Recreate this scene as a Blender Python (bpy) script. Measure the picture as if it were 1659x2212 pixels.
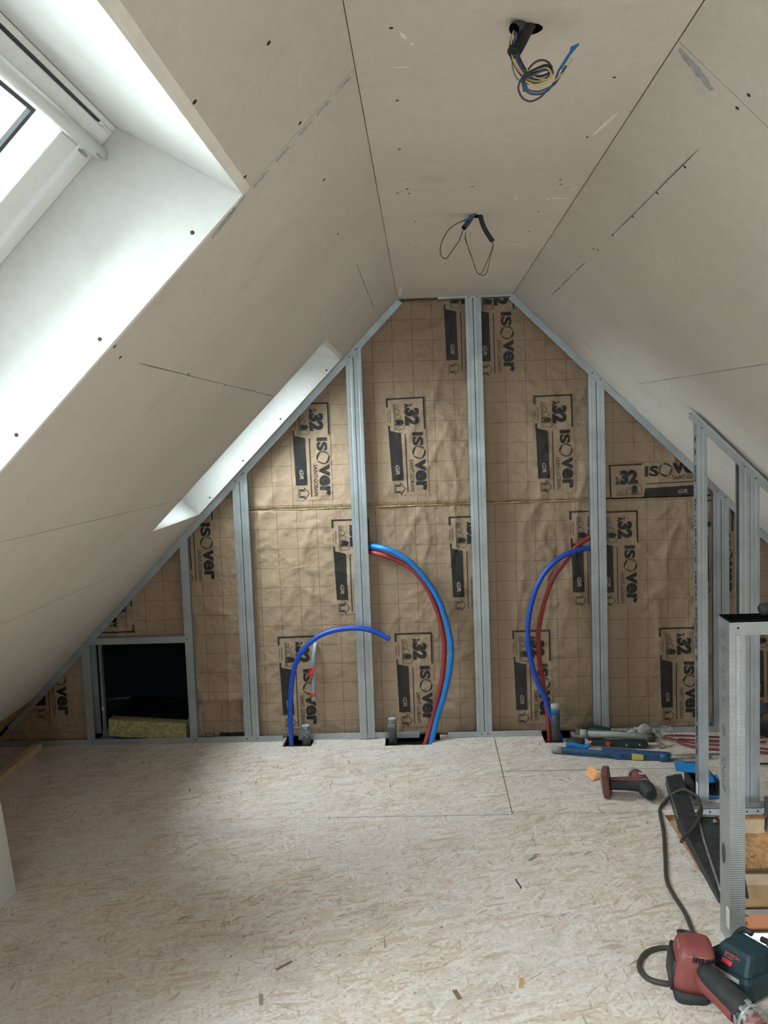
import bpy, bmesh, math, random
from mathutils import Vector, Matrix, noise

random.seed(7)
for o in list(bpy.data.objects): bpy.data.objects.remove(o)
S = bpy.context.scene
COL = S.collection

# ------------------------------------------------------------------ camera
cd = bpy.data.cameras.new('camera'); cam = bpy.data.objects.new('camera', cd); COL.objects.link(cam)
cd.sensor_width = 36.0; cd.sensor_fit = 'AUTO'; cd.lens = 1933.0/2212.0*36.0
cd.clip_start = .02; cd.clip_end = 200
RT = Vector((.99847073, .04205898, -.03587806)); UP = Vector((.03212124, .08682718, .99570541)); FW = Vector((-.04499354, .99533516, -.08534341))
cam.matrix_world = Matrix(((RT.x, UP.x, -FW.x, 0), (RT.y, UP.y, -FW.y, 0), (RT.z, UP.z, -FW.z, 1.56), (0, 0, 0, 1)))
S.camera = cam

# ------------------------------------------------------------------ sky, daylight, exposure
S.view_settings.view_transform = 'Standard'; S.view_settings.look = 'None'
S.view_settings.gamma = 1.0; S.view_settings.use_curve_mapping = False
S.view_settings.exposure = 1.28
w = bpy.data.worlds.new('overcast_sky'); S.world = w; w.use_nodes = True
wn = w.node_tree; wn.nodes.clear()
wo = wn.nodes.new('ShaderNodeOutputWorld'); bg = wn.nodes.new('ShaderNodeBackground')
bg.inputs['Color'].default_value = (.87, .945, 1.0, 1); bg.inputs['Strength'].default_value = 15.0
wn.links.new(bg.outputs[0], wo.inputs[0])

def portal(loc, normal, sx, sy):
    """marks a window to the sampler as the way the sky gets in; gives no light of its own"""
    l = bpy.data.lights.new('sky_portal', 'AREA'); l.shape = 'RECTANGLE'; l.size = sx; l.size_y = sy
    l.cycles.is_portal = True
    o = bpy.data.objects.new('sky_portal', l); COL.objects.link(o)
    o.location = loc; o.rotation_euler = Vector(normal).to_track_quat('-Z', 'Y').to_euler()
    return o
# lower floor: daylight from the window of the room below, seen down the stairwell
l = bpy.data.lights.new('lower_floor_daylight', 'AREA'); l.shape = 'RECTANGLE'; l.size = .9; l.size_y = 1.0; l.energy = 9; l.color = (.88, .95, 1)
lo = bpy.data.objects.new('lower_floor_daylight', l); COL.objects.link(lo); lo.location = (1.75, 2.4, -1.7)
lo.rotation_euler = Vector((-.25, 1, .05)).to_track_quat('-Z', 'Y').to_euler()

# ------------------------------------------------------------------ materials
def hexc(r, g, b):
    f = lambda c: ((c/255+.055)/1.055)**2.4 if c > 10 else c/255/12.92
    return (f(r), f(g), f(b), 1)
class N:
    def __init__(s, name):
        s.m = bpy.data.materials.new(name); s.m.use_nodes = True; s.t = s.m.node_tree; s.t.nodes.clear()
        s.o = s.n('ShaderNodeOutputMaterial'); s.b = s.n('ShaderNodeBsdfPrincipled'); s.l(s.b.outputs[0], s.o.inputs[0])
    def n(s, k, **kw):
        x = s.t.nodes.new(k)
        for a, v in kw.items(): setattr(x, a, v)
        return x
    def l(s, a, b): s.t.links.new(a, b)
    def sv(s, sock, v):
        if hasattr(v, 'is_output'): s.l(v, sock)
        else: sock.default_value = v
    def math(s, op, a, b=0.0, c=0.0, clamp=False):
        x = s.n('ShaderNodeMath', operation=op); x.use_clamp = clamp
        s.sv(x.inputs[0], a); s.sv(x.inputs[1], b); s.sv(x.inputs[2], c); return x.outputs[0]
    def mix(s, f, a, b, bt='MIX'):
        x = s.n('ShaderNodeMix', data_type='RGBA', blend_type=bt)
        s.sv(x.inputs[0], f); s.sv(x.inputs[6], a); s.sv(x.inputs[7], b); return x.outputs[2]
    def pos(s): return s.n('ShaderNodeNewGeometry').outputs['Position']
    def mapped(s, v, scale=(1, 1, 1), rot=(0, 0, 0), loc=(0, 0, 0)):
        x = s.n('ShaderNodeMapping'); s.l(v, x.inputs[0]); x.inputs['Scale'].default_value = scale
        x.inputs['Rotation'].default_value = rot; x.inputs['Location'].default_value = loc; return x.outputs[0]
    def noise(s, v, sc, det=3, rough=.55, out=0):
        x = s.n('ShaderNodeTexNoise'); s.l(v, x.inputs['Vector']); x.inputs['Scale'].default_value = sc
        x.inputs['Detail'].default_value = det; x.inputs['Roughness'].default_value = rough; return x.outputs[out]
    def vor(s, v, sc, feature='F1'):
        x = s.n('ShaderNodeTexVoronoi', feature=feature); s.l(v, x.inputs['Vector']); x.inputs['Scale'].default_value = sc; return x
    def ramp(s, f, *st):
        x = s.n('ShaderNodeValToRGB'); s.l(f, x.inputs[0]); e = x.color_ramp.elements
        while len(e) < len(st): e.new(.5)
        for el, (p, c) in zip(e, st):
            el.position = p; el.color = c if len(c) == 4 else (*c, 1)
        return x.outputs[0]
    def rng(s, f, a, b, c=0., d=1.):
        x = s.n('ShaderNodeMapRange'); s.l(f, x.inputs[0])
        for i, v in enumerate((a, b, c, d)): x.inputs[1+i].default_value = v
        return x.outputs[0]
    def bump(s, h, st=.2, dist=.01):
        x = s.n('ShaderNodeBump'); s.l(h, x.inputs['Height']); x.inputs['Strength'].default_value = st
        x.inputs['Distance'].default_value = dist; s.l(x.outputs[0], s.b.inputs['Normal']); return x
    def col(s, v): s.sv(s.b.inputs['Base Color'], v)
    def pr(s, rough=.5, metal=0., spec=None):
        s.sv(s.b.inputs['Roughness'], rough); s.sv(s.b.inputs['Metallic'], metal)
        if spec is not None: s.b.inputs['Specular IOR Level'].default_value = spec

def simple(name, c, rough=.5, metal=0., var=.12, sc=25., bump=0., spec=None):
    k = N(name); p = k.pos(); f = k.noise(p, sc, 4)
    d = tuple(x*(1-var) for x in c[:3])+(1,); u = tuple(min(1, x*(1+var)) for x in c[:3])+(1,)
    k.col(k.ramp(f, (.3, d), (.7, u))); k.pr(rough, metal, spec)
    if bump: k.bump(k.noise(p, sc*6, 3), bump, .003)
    return k.m

def m_plasterboard(name, c):
    k = N(name); p = k.pos()
    big = k.noise(p, 1.6, 4, .6); fine = k.noise(p, 45, 3)
    a = k.ramp(big, (.3, tuple(x*.93 for x in c)), (.7, tuple(min(1, x*1.05) for x in c)))
    smu = k.ramp(k.noise(p, 5.5, 5, .65), (.60, (1, 1, 1)), (.78, (.86, .85, .84)))
    k.col(k.mix(1.0, k.mix(.05, a, k.ramp(fine, (.3, (.2, .2, .2)), (.7, (1, 1, 1)))), smu, 'MULTIPLY'))
    k.pr(.75, 0, .3); k.bump(fine, .05, .002); return k.m
def m_kraft(name, grid):
    k = N(name); p = k.pos()
    big = k.noise(p, 2.2, 4, .6); fib = k.noise(k.mapped(p, (4, 4, 90)), 6, 3)
    c = k.ramp(big, (.28, hexc(151, 127, 105)), (.72, hexc(171, 148, 124)))
    c = k.mix(.10, c, k.ramp(fib, (.3, hexc(90, 68, 45)), (.7, hexc(215, 190, 155))))
    if grid:
        sx = k.n('ShaderNodeSeparateXYZ'); wob = k.noise(p, 3.0, 2, .5, 1)
        add = k.n('ShaderNodeMix', data_type='VECTOR'); add.inputs[0].default_value = .010
        k.l(p, add.inputs[4]); k.l(wob, add.inputs[5]); k.l(add.outputs[1], sx.inputs[0])
        ax = k.n('ShaderNodeAttribute', attribute_type='OBJECT', attribute_name='phase_x').outputs['Fac']
        az = k.n('ShaderNodeAttribute', attribute_type='OBJECT', attribute_name='phase_z').outputs['Fac']
        def line(v, ph, wd):
            t = k.math('FRACT', k.math('MULTIPLY', k.math('ADD', v, ph), 10.0))
            d = k.math('ABSOLUTE', k.math('SUBTRACT', t, .5))
            return k.math('SUBTRACT', 1.0, k.math('DIVIDE', d, wd, clamp=True), clamp=True)
        g = k.math('MAXIMUM', line(sx.outputs[0], ax, .022), line(sx.outputs[2], az, .020))
        g = k.math('MULTIPLY', g, k.rng(k.noise(p, 60, 2), .3, .6, .45, .95))
        c = k.mix(g, c, hexc(84, 58, 36))
    k.col(c); k.pr(.52, 0, .35)
    def ridged(v, sc):
        x = k.n('ShaderNodeTexNoise', noise_type='RIDGED_MULTIFRACTAL'); k.l(v, x.inputs['Vector']); x.inputs['Scale'].default_value = sc; x.inputs['Detail'].default_value = 2.2; return x.outputs[0]
    wv = k.n('ShaderNodeMix', data_type='VECTOR'); wv.inputs[0].default_value = .10; k.l(p, wv.inputs[4]); k.l(k.noise(p, 3, 2, .5, 1), wv.inputs[5])
    hzr = k.rng(ridged(k.mapped(wv.outputs[1], (1, 1, 4.6)), 4.5), .55, 1.5, 0, 1); vtr = k.rng(ridged(k.mapped(k.mapped(wv.outputs[1], rot=(0, .5, 0)), (2.2, 1, 1)), 5.0), .6, 1.5, 0, 1)
    ms = k.rng(k.noise(p, 2.0, 2), .35, .62, .15, 1.)
    hh = k.math('ADD', k.math('MULTIPLY', k.math('POWER', hzr, 2.0), k.math('MULTIPLY', ms, 3.6)), k.math('ADD', k.math('MULTIPLY', k.math('POWER', vtr, 2.0), 2.4), k.math('MULTIPLY', k.noise(p, 11, 3, .55), .45)))
    k.bump(hh, 1., .034); return k.m
def m_galv(name, c=(.47, .515, .54), rough=.42, ribs=False):
    k = N(name); p = k.pos(); v = k.noise(p, 150, 2)
    sp = k.ramp(v, (.3, tuple(x*.93 for x in c)), (.7, tuple(min(1, x*1.05) for x in c)))
    du = k.ramp(k.noise(p, 7, 4), (.35, (.8, .8, .8)), (.65, (1, 1, 1)))
    k.col(k.mix(1., sp, du, 'MULTIPLY')); k.pr(k.rng(k.noise(p, 12, 3), .3, .7, rough-.06, rough+.12), .78)
    if ribs:
        sx = k.n('ShaderNodeSeparateXYZ'); k.l(p, sx.inputs[0])
        k.bump(k.math('SINE', k.math('MULTIPLY', sx.outputs[2], 900.)), .35, .0008)
    return k.m
def m_osb(name, light=True):
    k = N(name); p = k.pos(); wv = k.noise(p, 4, 2, .5, 1)
    ad = k.n('ShaderNodeMix', data_type='VECTOR'); ad.inputs[0].default_value = .05; k.l(p, ad.inputs[4]); k.l(wv, ad.inputs[5]); p2 = ad.outputs[1]
    if light: st = [(.0, hexc(194, 170, 150)), (.15, hexc(214, 195, 178)), (.5, hexc(223, 208, 196)), (.85, hexc(234, 222, 212)), (1., hexc(206, 180, 156))]
    else: st = [(.0, hexc(172, 124, 78)), (.3, hexc(192, 144, 95)), (.6, hexc(204, 158, 108)), (.85, hexc(182, 132, 82)), (1., hexc(150, 104, 62))]
    lay = []; hs = []
    for i, (a, sc) in enumerate([(.3, (19, 105)), (1.25, (24, 95)), (2.2, (20, 120)), (2.85, (15, 76))]):
        if light: mp = k.mapped(k.mapped(p2, rot=(0, 0, a)), (sc[0], sc[1], 1), loc=(i*3.1, i*1.7, 0))
        else: mp = k.mapped(k.mapped(p2, rot=(0, a, 0)), (sc[0], 1, sc[1]), loc=(i*3.1, 0, i*1.7))
        v = k.vor(mp, 1.0); s = k.n('ShaderNodeSeparateColor'); k.l(v.outputs['Color'], s.inputs[0])
        lay.append((k.ramp(s.outputs[0], *st), s.outputs[1])); hs.append(v.outputs['Distance'])
    c = lay[0][0]; h = hs[0]
    for i in (1, 2, 3):
        f = k.math('GREATER_THAN', lay[i][1], (.5, .55, .6)[i-1]); c = k.mix(f, c, lay[i][0]); 
    # dark slivers between strands: stretched noise, three directions
    d = None
    for q, (an, hi) in enumerate([(.35, .70), (1.5, .705), (2.5, .70)]):
        mp = k.mapped(k.mapped(p2, rot=(0, 0, an) if light else (0, an, 0)), ((7, 62, 1) if light else (9, 1, 70)), loc=(q*5.3, q*2.1, q))
        e_ = k.rng(k.noise(mp, 1.6, 2, .5), hi-.025, hi+.015); d = e_ if d is None else k.math('MAXIMUM', d, e_)
    d = k.math('MULTIPLY', d, k.rng(k.noise(p, 7, 2), .38, .62, .1, 1.))
    c = k.mix(k.math('MULTIPLY', d, .8 if light else .7), c, hexc(100, 82, 66) if light else hexc(80, 50, 26))
    if light:
        dust = k.ramp(k.noise(p, 1.1, 5, .6), (.42, (0, 0, 0)), (.66, (1, 1, 1)))
        c = k.mix(k.math('MULTIPLY', dust, .45), c, hexc(229, 222, 219))
        dirt = k.ramp(k.noise(p, 3.3, 8, .72), (.52, (0, 0, 0)), (.72, (1, 1, 1)))
        c = k.mix(k.math('MULTIPLY', dirt, .36), c, hexc(134, 118, 103))
        grain = k.ramp(k.noise(p, 85, 4, .7), (.30, (.72, .72, .72)), (.52, (1, 1, 1)), (.8, (1.0, 1.0, 1.0)))
        c = k.mix(1., c, grain, 'MULTIPLY')
        speck = k.rng(k.noise(p, 48, 2, .5), .70, .73); c = k.mix(k.math('MULTIPLY', speck, .7), c, hexc(92, 78, 66))
    k.col(c); k.pr(.40, 0, .5) if light else k.pr(.6, 0, .3); k.bump(lay[1][0], .12, .002); return k.m
def m_glass():
    k = N('window_glass'); t = k.n('ShaderNodeBsdfTransparent'); g = k.n('ShaderNodeBsdfGlossy'); g.inputs['Roughness'].default_value = .02
    t.inputs[0].default_value = (.93, .97, .96, 1); f = k.n('ShaderNodeFresnel'); f.inputs[0].default_value = 1.35
    nz = k.noise(k.pos(), 3); mx = k.n('ShaderNodeMixShader'); k.l(k.math('MULTIPLY', f.outputs[0], k.rng(nz, 0, 1, .8, 1.)), mx.inputs[0])
    k.l(t.outputs[0], mx.inputs[1]); k.l(g.outputs[0], mx.inputs[2]); k.l(mx.outputs[0], k.o.inputs[0]); return k.m
def m_film():
    k = N('clear_film'); t = k.n('ShaderNodeBsdfTransparent'); mx = k.n('ShaderNodeMixShader')
    k.col((.52, .54, .54, 1)); k.pr(.15); k.l(k.ramp(k.noise(k.pos(), 60, 3), (.40, (.04, .04, .04)), (.68, (.62, .62, .62))), mx.inputs[0])
    k.bump(k.noise(k.pos(), 70, 3), .8, .004)
    k.l(t.outputs[0], mx.inputs[1]); k.l(k.b.outputs[0], mx.inputs[2]); k.l(mx.outputs[0], k.o.inputs[0]); return k.m

PB = m_plasterboard('plasterboard', (.61, .56, .50))
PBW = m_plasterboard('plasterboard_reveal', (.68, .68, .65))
KR = m_kraft('kraft_paper', True); KRP = m_kraft('kraft_paper_unlined', False)
INK = simple('black_print', (.016, .015, .014), .5, var=.25); INKG = simple('grey_print', (.085, .062, .043), .6); INKL = simple('pale_print', (.36, .31, .25), .5)
GA = m_galv('galvanised_steel'); GR_ = m_galv('ribbed_galvanised_steel', (.50, .54, .56), ribs=True); GB = m_galv('bright_galvanised_steel', (.54, .58, .60), .36)
GALI = simple('stamped_grey', (.17, .17, .175), .55)
OSB = m_osb('osb_floor'); OSBW = m_osb('osb_raw', False)
WOOL = simple('yellow_wool', (.44, .39, .19), .95, var=.4, sc=60, bump=1.)
WOOD = simple('pale_wood', (.56, .40, .25), .6, var=.18, sc=14, bump=.1); WOODO = simple('ochre_wood', (.36, .22, .08), .6, var=.2, sc=14, bump=.1)
BRICKM = simple('terracotta', (.62, .25, .11), .8, var=.12, sc=20, bump=.2); CONC = simple('mortar_grey', (.34, .30, .26), .9, bump=.3)
WHITE = simple('white_paint', (.78, .79, .78), .38, var=.03); DARKG = simple('window_gasket', (.02, .022, .025), .5); GREYP = simple('grey_plastic', (.30, .32, .32), .45)
BLACKP = simple('black_plastic', (.018, .018, .019), .5, var=.3, bump=.05); BLACKR = simple('black_rubber', (.026, .028, .029), .7, var=.3, bump=.1)
DARKM = simple('black_steel', (.045, .047, .049), .42, .3, var=.4, sc=30, bump=.1); SCREW = simple('black_screw', (.012, .012, .012), .45)
WORN = simple('worn_steel', (.36, .35, .33), .45, .6, var=.4, sc=60)
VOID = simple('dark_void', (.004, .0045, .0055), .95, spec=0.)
BLUEH = simple('blue_hose', (.012, .20, .62), .42, var=.08); BLUED = simple('dark_blue_hose', (.008, .07, .46), .4, var=.08); COIL = simple('dusty_red_hose', (.20, .03, .03), .55, var=.2); REDH = simple('red_hose', (.30, .035, .034), .5, var=.12)
PIPEG = simple('grey_pipe', (.05, .056, .06), .5, var=.12); CONDG = simple('grey_conduit', (.36, .42, .46), .45)
REDT = simple('red_tape', (.80, .07, .07), .45); WY = simple('yellow_wire', (.62, .46, .16), .4); WBR = simple('brown_wire', (.075, .045, .042), .4); WBL = simple('blue_wire', (.04, .085, .20), .4); WGN = simple('green_wire', (.13, .25, .13), .4)
BTAPE = simple('blue_tape', (.02, .14, .36), .45)
REDTOOL = simple('red_tool_plastic', (.245, .06, .055), .5, var=.12, bump=.05); DKRED = simple('dusty_dark_red', (.17, .055, .05), .55, var=.3); NAVY = simple('navy_plastic', (.011, .036, .048), .5, var=.12, bump=.04)
REDSW = simple('red_switch', (.72, .05, .06), .4); SILV = simple('silver_strip', (.55, .56, .56), .4)
CORDM = simple('dark_cord', (.055, .048, .04), .55); ORNG = simple('orange_paper', (.98, .47, .20), .7, var=.05)
BOXB = simple('blue_card', (.02, .22, .58), .5, var=.15); CARD = simple('brown_card', (.35, .24, .15), .7)
TBLUE = simple('dusty_blue_tool', (.022, .085, .19), .5, var=.3, sc=40); TGRN = simple('dark_green_plastic', (.012, .035, .032), .5, var=.3); TGREY = simple('grey_tool_plastic', (.31, .32, .30), .5); YEL = simple('yellow_sticker', (.62, .55, .12), .5)
CLOTH = simple('grey_cloth', (.36, .36, .35), .8, bump=.3); LABW = simple('white_label', (.8, .82, .82), .5); SMEAR = simple('plaster_smear', (.82, .78, .70), .8, var=.06); SMUDGE = simple('grey_smudge', (.40, .40, .41), .7, var=.3, sc=70)
PENCIL = simple('dark_line', (.16, .15, .13), .8, var=.3, sc=200)  # dark tone of pencil lines and dirt-filled joints
WOOLB = simple('loose_wool', (.60, .52, .26), .95, var=.4, sc=90, bump=.6); FLAKE = simple('brown_flake', (.23, .14, .10), .6); FLAKE2 = simple('amber_flake', (.52, .36, .18), .6); FLAKE3 = simple('grey_flake', (.30, .26, .22), .7); FOAM = simple('black_foam', (.008, .008, .009), .95, spec=0.); GYP = simple('raw_gypsum_edge', (.80, .765, .70), .9, var=.05); PBC = m_plasterboard('plasterboard_ceiling', (.645, .575, .50))
GLASS = m_glass(); FILM = m_film()

# ------------------------------------------------------------------ mesh helpers
def wl(o):
    v = Vector((0, 0, 0))
    while o: v += o.location; o = o.parent
    return v
def props(o, label=None, cat=None, group=None, kind=None):
    if label: o['label'] = label
    if cat: o['category'] = cat
    if group: o['group'] = group
    if kind: o['kind'] = kind
    return o
class M:
    def __init__(s, xf=None): s.v = []; s.f = []; s.xf = xf
    def add(s, vs, fs, mi=0, sm=False):
        b = len(s.v)
        s.v += [(s.xf @ Vector(p)) if s.xf else Vector(p) for p in vs]
        s.f += [([b+i for i in f], mi, sm) for f in fs]; return s
    def box(s, lo, hi, mi=0):
        (a, b, c), (d, e, f) = lo, hi
        return s.add([(a, b, c), (d, b, c), (d, e, c), (a, e, c), (a, b, f), (d, b, f), (d, e, f), (a, e, f)],
                     [(0, 3, 2, 1), (4, 5, 6, 7), (0, 1, 5, 4), (1, 2, 6, 5), (2, 3, 7, 6), (3, 0, 4, 7)], mi)
    def obox(s, c, size, R=None, mi=0):
        R = R or Matrix.Identity(3); c = Vector(c); h = [x/2 for x in size]
        P = [c+R @ Vector((x*h[0], y*h[1], z*h[2])) for z in (-1, 1) for x, y in ((-1, -1), (1, -1), (1, 1), (-1, 1))]
        return s.add(P, [(0, 3, 2, 1), (4, 5, 6, 7), (0, 1, 5, 4), (1, 2, 6, 5), (2, 3, 7, 6), (3, 0, 4, 7)], mi)
    def prism(s, poly, ext, mi=0, cap=True):
        n = len(poly); e = Vector(ext); P = [Vector(p) for p in poly]
        fs = [(i, (i+1) % n, n+(i+1) % n, n+i) for i in range(n)]
        if cap: fs += [tuple(range(n))[::-1], tuple(range(n, 2*n))]
        return s.add(P+[p+e for p in P], fs, mi)
    def poly(s, pts, mi=0): return s.add(pts, [tuple(range(len(pts)))], mi)
    def loft(s, rings, mi=0, sm=True, caps=True):
        n = len(rings[0]); vs = [p for r in rings for p in r]; fs = []
        for i in range(len(rings)-1):
            for j in range(n): fs.append((i*n+j, i*n+(j+1) % n, (i+1)*n+(j+1) % n, (i+1)*n+j))
        b0 = len(s.v); s.add(vs, fs, mi, sm)
        if caps: s.f += [([b0+j for j in range(n)][::-1], mi, False), ([b0+(len(rings)-1)*n+j for j in range(n)], mi, False)]
        return s
    def tube(s, pts, r, n=10, mi=0, ribs=0., step=None, caps=True):
        pts = [Vector(p) for p in pts]
        if step: pts = resample(pts, step)
        rad = r if callable(r) else (lambda t: r)
        t0 = (pts[1]-pts[0]).normalized(); a = t0.orthogonal().normalized(); rings = []
        for i, p in enumerate(pts):
            t = (pts[min(i+1, len(pts)-1)]-pts[max(i-1, 0)]).normalized()
            a = (a-t*a.dot(t)).normalized(); b = t.cross(a)
            q = rad(i/(len(pts)-1)) * (1+(ribs if i % 2 else -ribs))
            rings.append([p+a*(q*math.cos(2*math.pi*k/n))+b*(q*math.sin(2*math.pi*k/n)) for k in range(n)])
        return s.loft(rings, mi, True, caps)
    def rod(s, a, b, r, n=12, mi=0, r2=None):
        r2 = r if r2 is None else r2
        return s.tube([a, b], lambda t: r+(r2-r)*t, n, mi)
    def build(s, name, mats, parent=None, bevel=0., seg=2, solid=0., **pp):
        off = wl(parent) if parent else Vector((0, 0, 0))
        me = bpy.data.meshes.new(name); me.from_pydata([v-off for v in s.v], [], [f[0] for f in s.f])
        me.polygons.foreach_set('material_index', [f[1] for f in s.f]); me.polygons.foreach_set('use_smooth', [f[2] for f in s.f])
        for m in (mats if isinstance(mats, (list, tuple)) else [mats]): me.materials.append(m)
        me.update()
        o = bpy.data.objects.new(name, me); COL.objects.link(o)
        if parent: o.parent = parent
        if solid: x = o.modifiers.new('thick', 'SOLIDIFY'); x.thickness = solid; x.offset = 0
        if bevel:
            x = o.modifiers.new('bevel', 'BEVEL'); x.width = bevel; x.segments = seg; x.limit_method = 'ANGLE'; x.angle_limit = .6; x.harden_normals = False
        return props(o, **pp)
def resample(pts, step):
    # Catmull-Rom, then even steps
    P = [pts[0]*2-pts[1]]+pts+[pts[-1]*2-pts[-2]]; out = []
    for i in range(1, len(P)-2):
        for k in range(16):
            t = k/16; a, b, c, d = P[i-1], P[i], P[i+1], P[i+2]
            out.append(.5*((2*b)+(c-a)*t+(2*a-5*b+4*c-d)*t*t+(3*b-a-3*c+d)*t**3))
    out.append(pts[-1]); res = [out[0]]; acc = 0
    for i in range(1, len(out)):
        seg = (out[i]-out[i-1]).length; q = 0
        while seg > 1e-9 and acc+seg-q >= step:
            q += step-acc; res.append(out[i-1].lerp(out[i], q/seg)); acc = 0
        acc += seg-q
    if (res[-1]-out[-1]).length > step*.3: res.append(out[-1])
    return res
def thing(name, loc, label, cat, group=None):
    o = bpy.data.objects.new(name, None); o.empty_display_size = .05; COL.objects.link(o); o.location = loc
    return props(o, label, cat, group)
def rot(x=0, y=0, z=0): return (Matrix.Rotation(z, 3, 'Z') @ Matrix.Rotation(y, 3, 'Y') @ Matrix.Rotation(x, 3, 'X'))
def xform(loc, R): return Matrix.Translation(loc) @ R.to_4x4()

# text as flat outlines: returns (verts2d, faces) fitted to a box (u0,v0,u1,v1)
TXC = {}
def text2d(t, box, bold=0., shear=0.):
    key = (t, bold, shear)
    if key not in TXC:
        c = bpy.data.curves.new('t', 'FONT'); c.body = t; c.size = 1; c.offset = bold; c.shear = shear; c.resolution_u = 3; c.fill_mode = 'FRONT'
        o = bpy.data.objects.new('t', c); COL.objects.link(o)
        dg = bpy.context.evaluated_depsgraph_get(); me = bpy.data.meshes.new_from_object(o.evaluated_get(dg))
        TXC[key] = ([(v.co.x, v.co.y) for v in me.vertices], [tuple(p.vertices) for p in me.polygons])
        bpy.data.objects.remove(o); bpy.data.meshes.remove(me); bpy.data.curves.remove(c)
    vs, fs = TXC[key]
    x0 = min(v[0] for v in vs); x1 = max(v[0] for v in vs); y0 = min(v[1] for v in vs); y1 = max(v[1] for v in vs)
    u0, v0, u1, v1 = box
    return [(u0+(x-x0)/(x1-x0)*(u1-u0), v0+(y-y0)/(y1-y0)*(v1-v0)) for x, y in vs], fs
def flat_text(m, t, box, O, U, V, mi=0, bold=0., shear=0.):
    vs, fs = text2d(t, box, bold, shear); O, U, V = Vector(O), Vector(U), Vector(V)
    m.add([O+U*u+V*v for u, v in vs], fs, mi)

# ------------------------------------------------------------------ room numbers
D, H, XA, XB = 4.49, 2.23, -.10, .47        # gable face, ceiling height, left and right edge of flat ceiling
R2 = math.sqrt(.5)
LN = Vector((-R2, 0, R2)); RN = Vector((R2, 0, R2))       # outward normals of the two slopes
def LS(y, s, d=0.): return Vector((XA-s, y, H-s))+LN*d
def RS(y, s, d=0.): return Vector((XB+s, y, H-s))+RN*d
def jag(p, q, n, a, axis):
    """points p..q with small cut-edge wobble along the given 2D axis"""
    out = []
    for i in range(1, n):
        t = i/n; x = [p[0]+(q[0]-p[0])*t, p[1]+(q[1]-p[1])*t]; x[axis] += random.uniform(-a, a); out.append(tuple(x))
    return out
def slope_prism(m, SF, N_, poly, d0, d1, mi=0):
    m.prism([SF(y, s, d0) for y, s in poly], N_*(d1-d0), mi)

# ------------------------------------------------------------------ ceiling and slopes
m = M(); m.box((XA-.2, -3.3, H+.0145), (XB+.2, 4.75, H+.05))
ceil = m.build('ceiling', PB, kind='structure')
for y0, y1 in ((-3.2, 2.5293), (2.5307, 4.62)):
    M().box((XA+.0008, y0, H), (XB-.0008, y1, H+.0125)).build('plasterboard_panel', PBC, ceil)

W1 = (.506, 1.686, .217, .98); W2 = (3.666, 4.445, .29, 1.035)
SB = 1.985                                   # lower edge of left slope lining
TW = W1[2]-.0138; TV = W2[2]-.0138
pA = [(-3.2, .0008), (1.6885, .0008), (1.6885, TW), (W1[0], TW)]+jag((W1[0], TW), (W1[0], W1[3]), 6, .001, 0)+[(W1[0], W1[3]), (1.688, W1[3]), (1.6885, W1[3]), (1.6885, SB), (-3.2, SB)]
top = jag((1.688, TW), (W1[0], TW), 40, .0004, 1)
pA = pA[:3]+top+pA[3:]
W4 = (-1.3, -.12, .217, .98)                # unseen skylight behind the viewer, added to brighten the floor
pB = [(1.6912, .0008), (4.62, .0008), (4.62, TV), (W2[1], TV)]+jag((W2[1], TV), (W2[0], TV), 14, .0004, 1)+[(W2[0], TV)]+jag((W2[0], W2[2]), (W2[0], W2[3]), 22, .001, 0)+[(W2[0], W2[3]), (4.62, W2[3]), (4.62, SB), (1.6912, SB), (1.6912, W1[3]+.012), (W1[1]+.0135, W1[3]+.012)]+jag((W1[1]+.0135, W1[3]), (W1[1]+.0135, TW), 40, .0009, 0)+[(W1[1]+.0135, TW), (1.6912, TW)]
# panel A split at the added rear skylight
m = M()
pA1 = [(W4[1], .0008)]+pA[1:-1]+[(W4[1], SB)]
slope_prism(m, LS, LN, pA1, 0, .0125)
bk = M()
def backing(SF, N_, m, rects):
    for y0, y1, s0, s1 in rects: slope_prism(m, SF, N_, [(y0, s0), (y1, s0), (y1, s1), (y0, s1)], .0145, .04)
E2 = 2.42
backing(LS, LN, bk, [(-3.3, W4[0], -.1, E2), (W4[0], W4[1], -.1, W4[2]), (W4[0], W4[1], W4[3], E2), (W4[1], W1[0]-.02, -.1, E2), (W1[0]-.02, W1[1]+.02, -.1, W1[2]-.005),
    (W1[0]-.02, W1[1]+.02, W1[3]+.02, E2), (W1[1]+.02, W2[0]-.02, -.1, E2), (W2[0]-.02, W2[1]+.02, -.1, W2[2]-.005), (W2[0]-.02, W2[1]+.02, W2[3]+.02, E2), (W2[1]+.02, 4.75, -.1, E2)])
wall_l = bk.build('wall_left', PB, kind='structure')
m.build('plasterboard_panel', PB, wall_l)
m = M(); slope_prism(m, LS, LN, [(-3.2, 0), (W4[0], 0), (W4[0], SB), (-3.2, SB)], 0, .0125)
slope_prism(m, LS, LN, [(W4[0], 0), (W4[1], 0), (W4[1], W4[2]), (W4[0], W4[2])], 0, .0125); slope_prism(m, LS, LN, [(W4[0], W4[3]), (W4[1], W4[3]), (W4[1], SB), (W4[0], SB)], 0, .0125)
m.build('plasterboard_panel', PB, wall_l)
m = M(); slope_prism(m, LS, LN, pB, 0, .0125); slope_prism(m, LS, LN, [(W2[1]+.0135, TV+.001), (4.62, TV+.001), (4.62, W2[3]), (W2[1]+.0135, W2[3])], 0, .0125)
m.build('plasterboard_panel', PB, wall_l)
bk = M(); backing(RS, RN, bk, [(-3.3, 4.75, -.1, E2)])
wall_r = bk.build('wall_right', PB, kind='structure')
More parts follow.
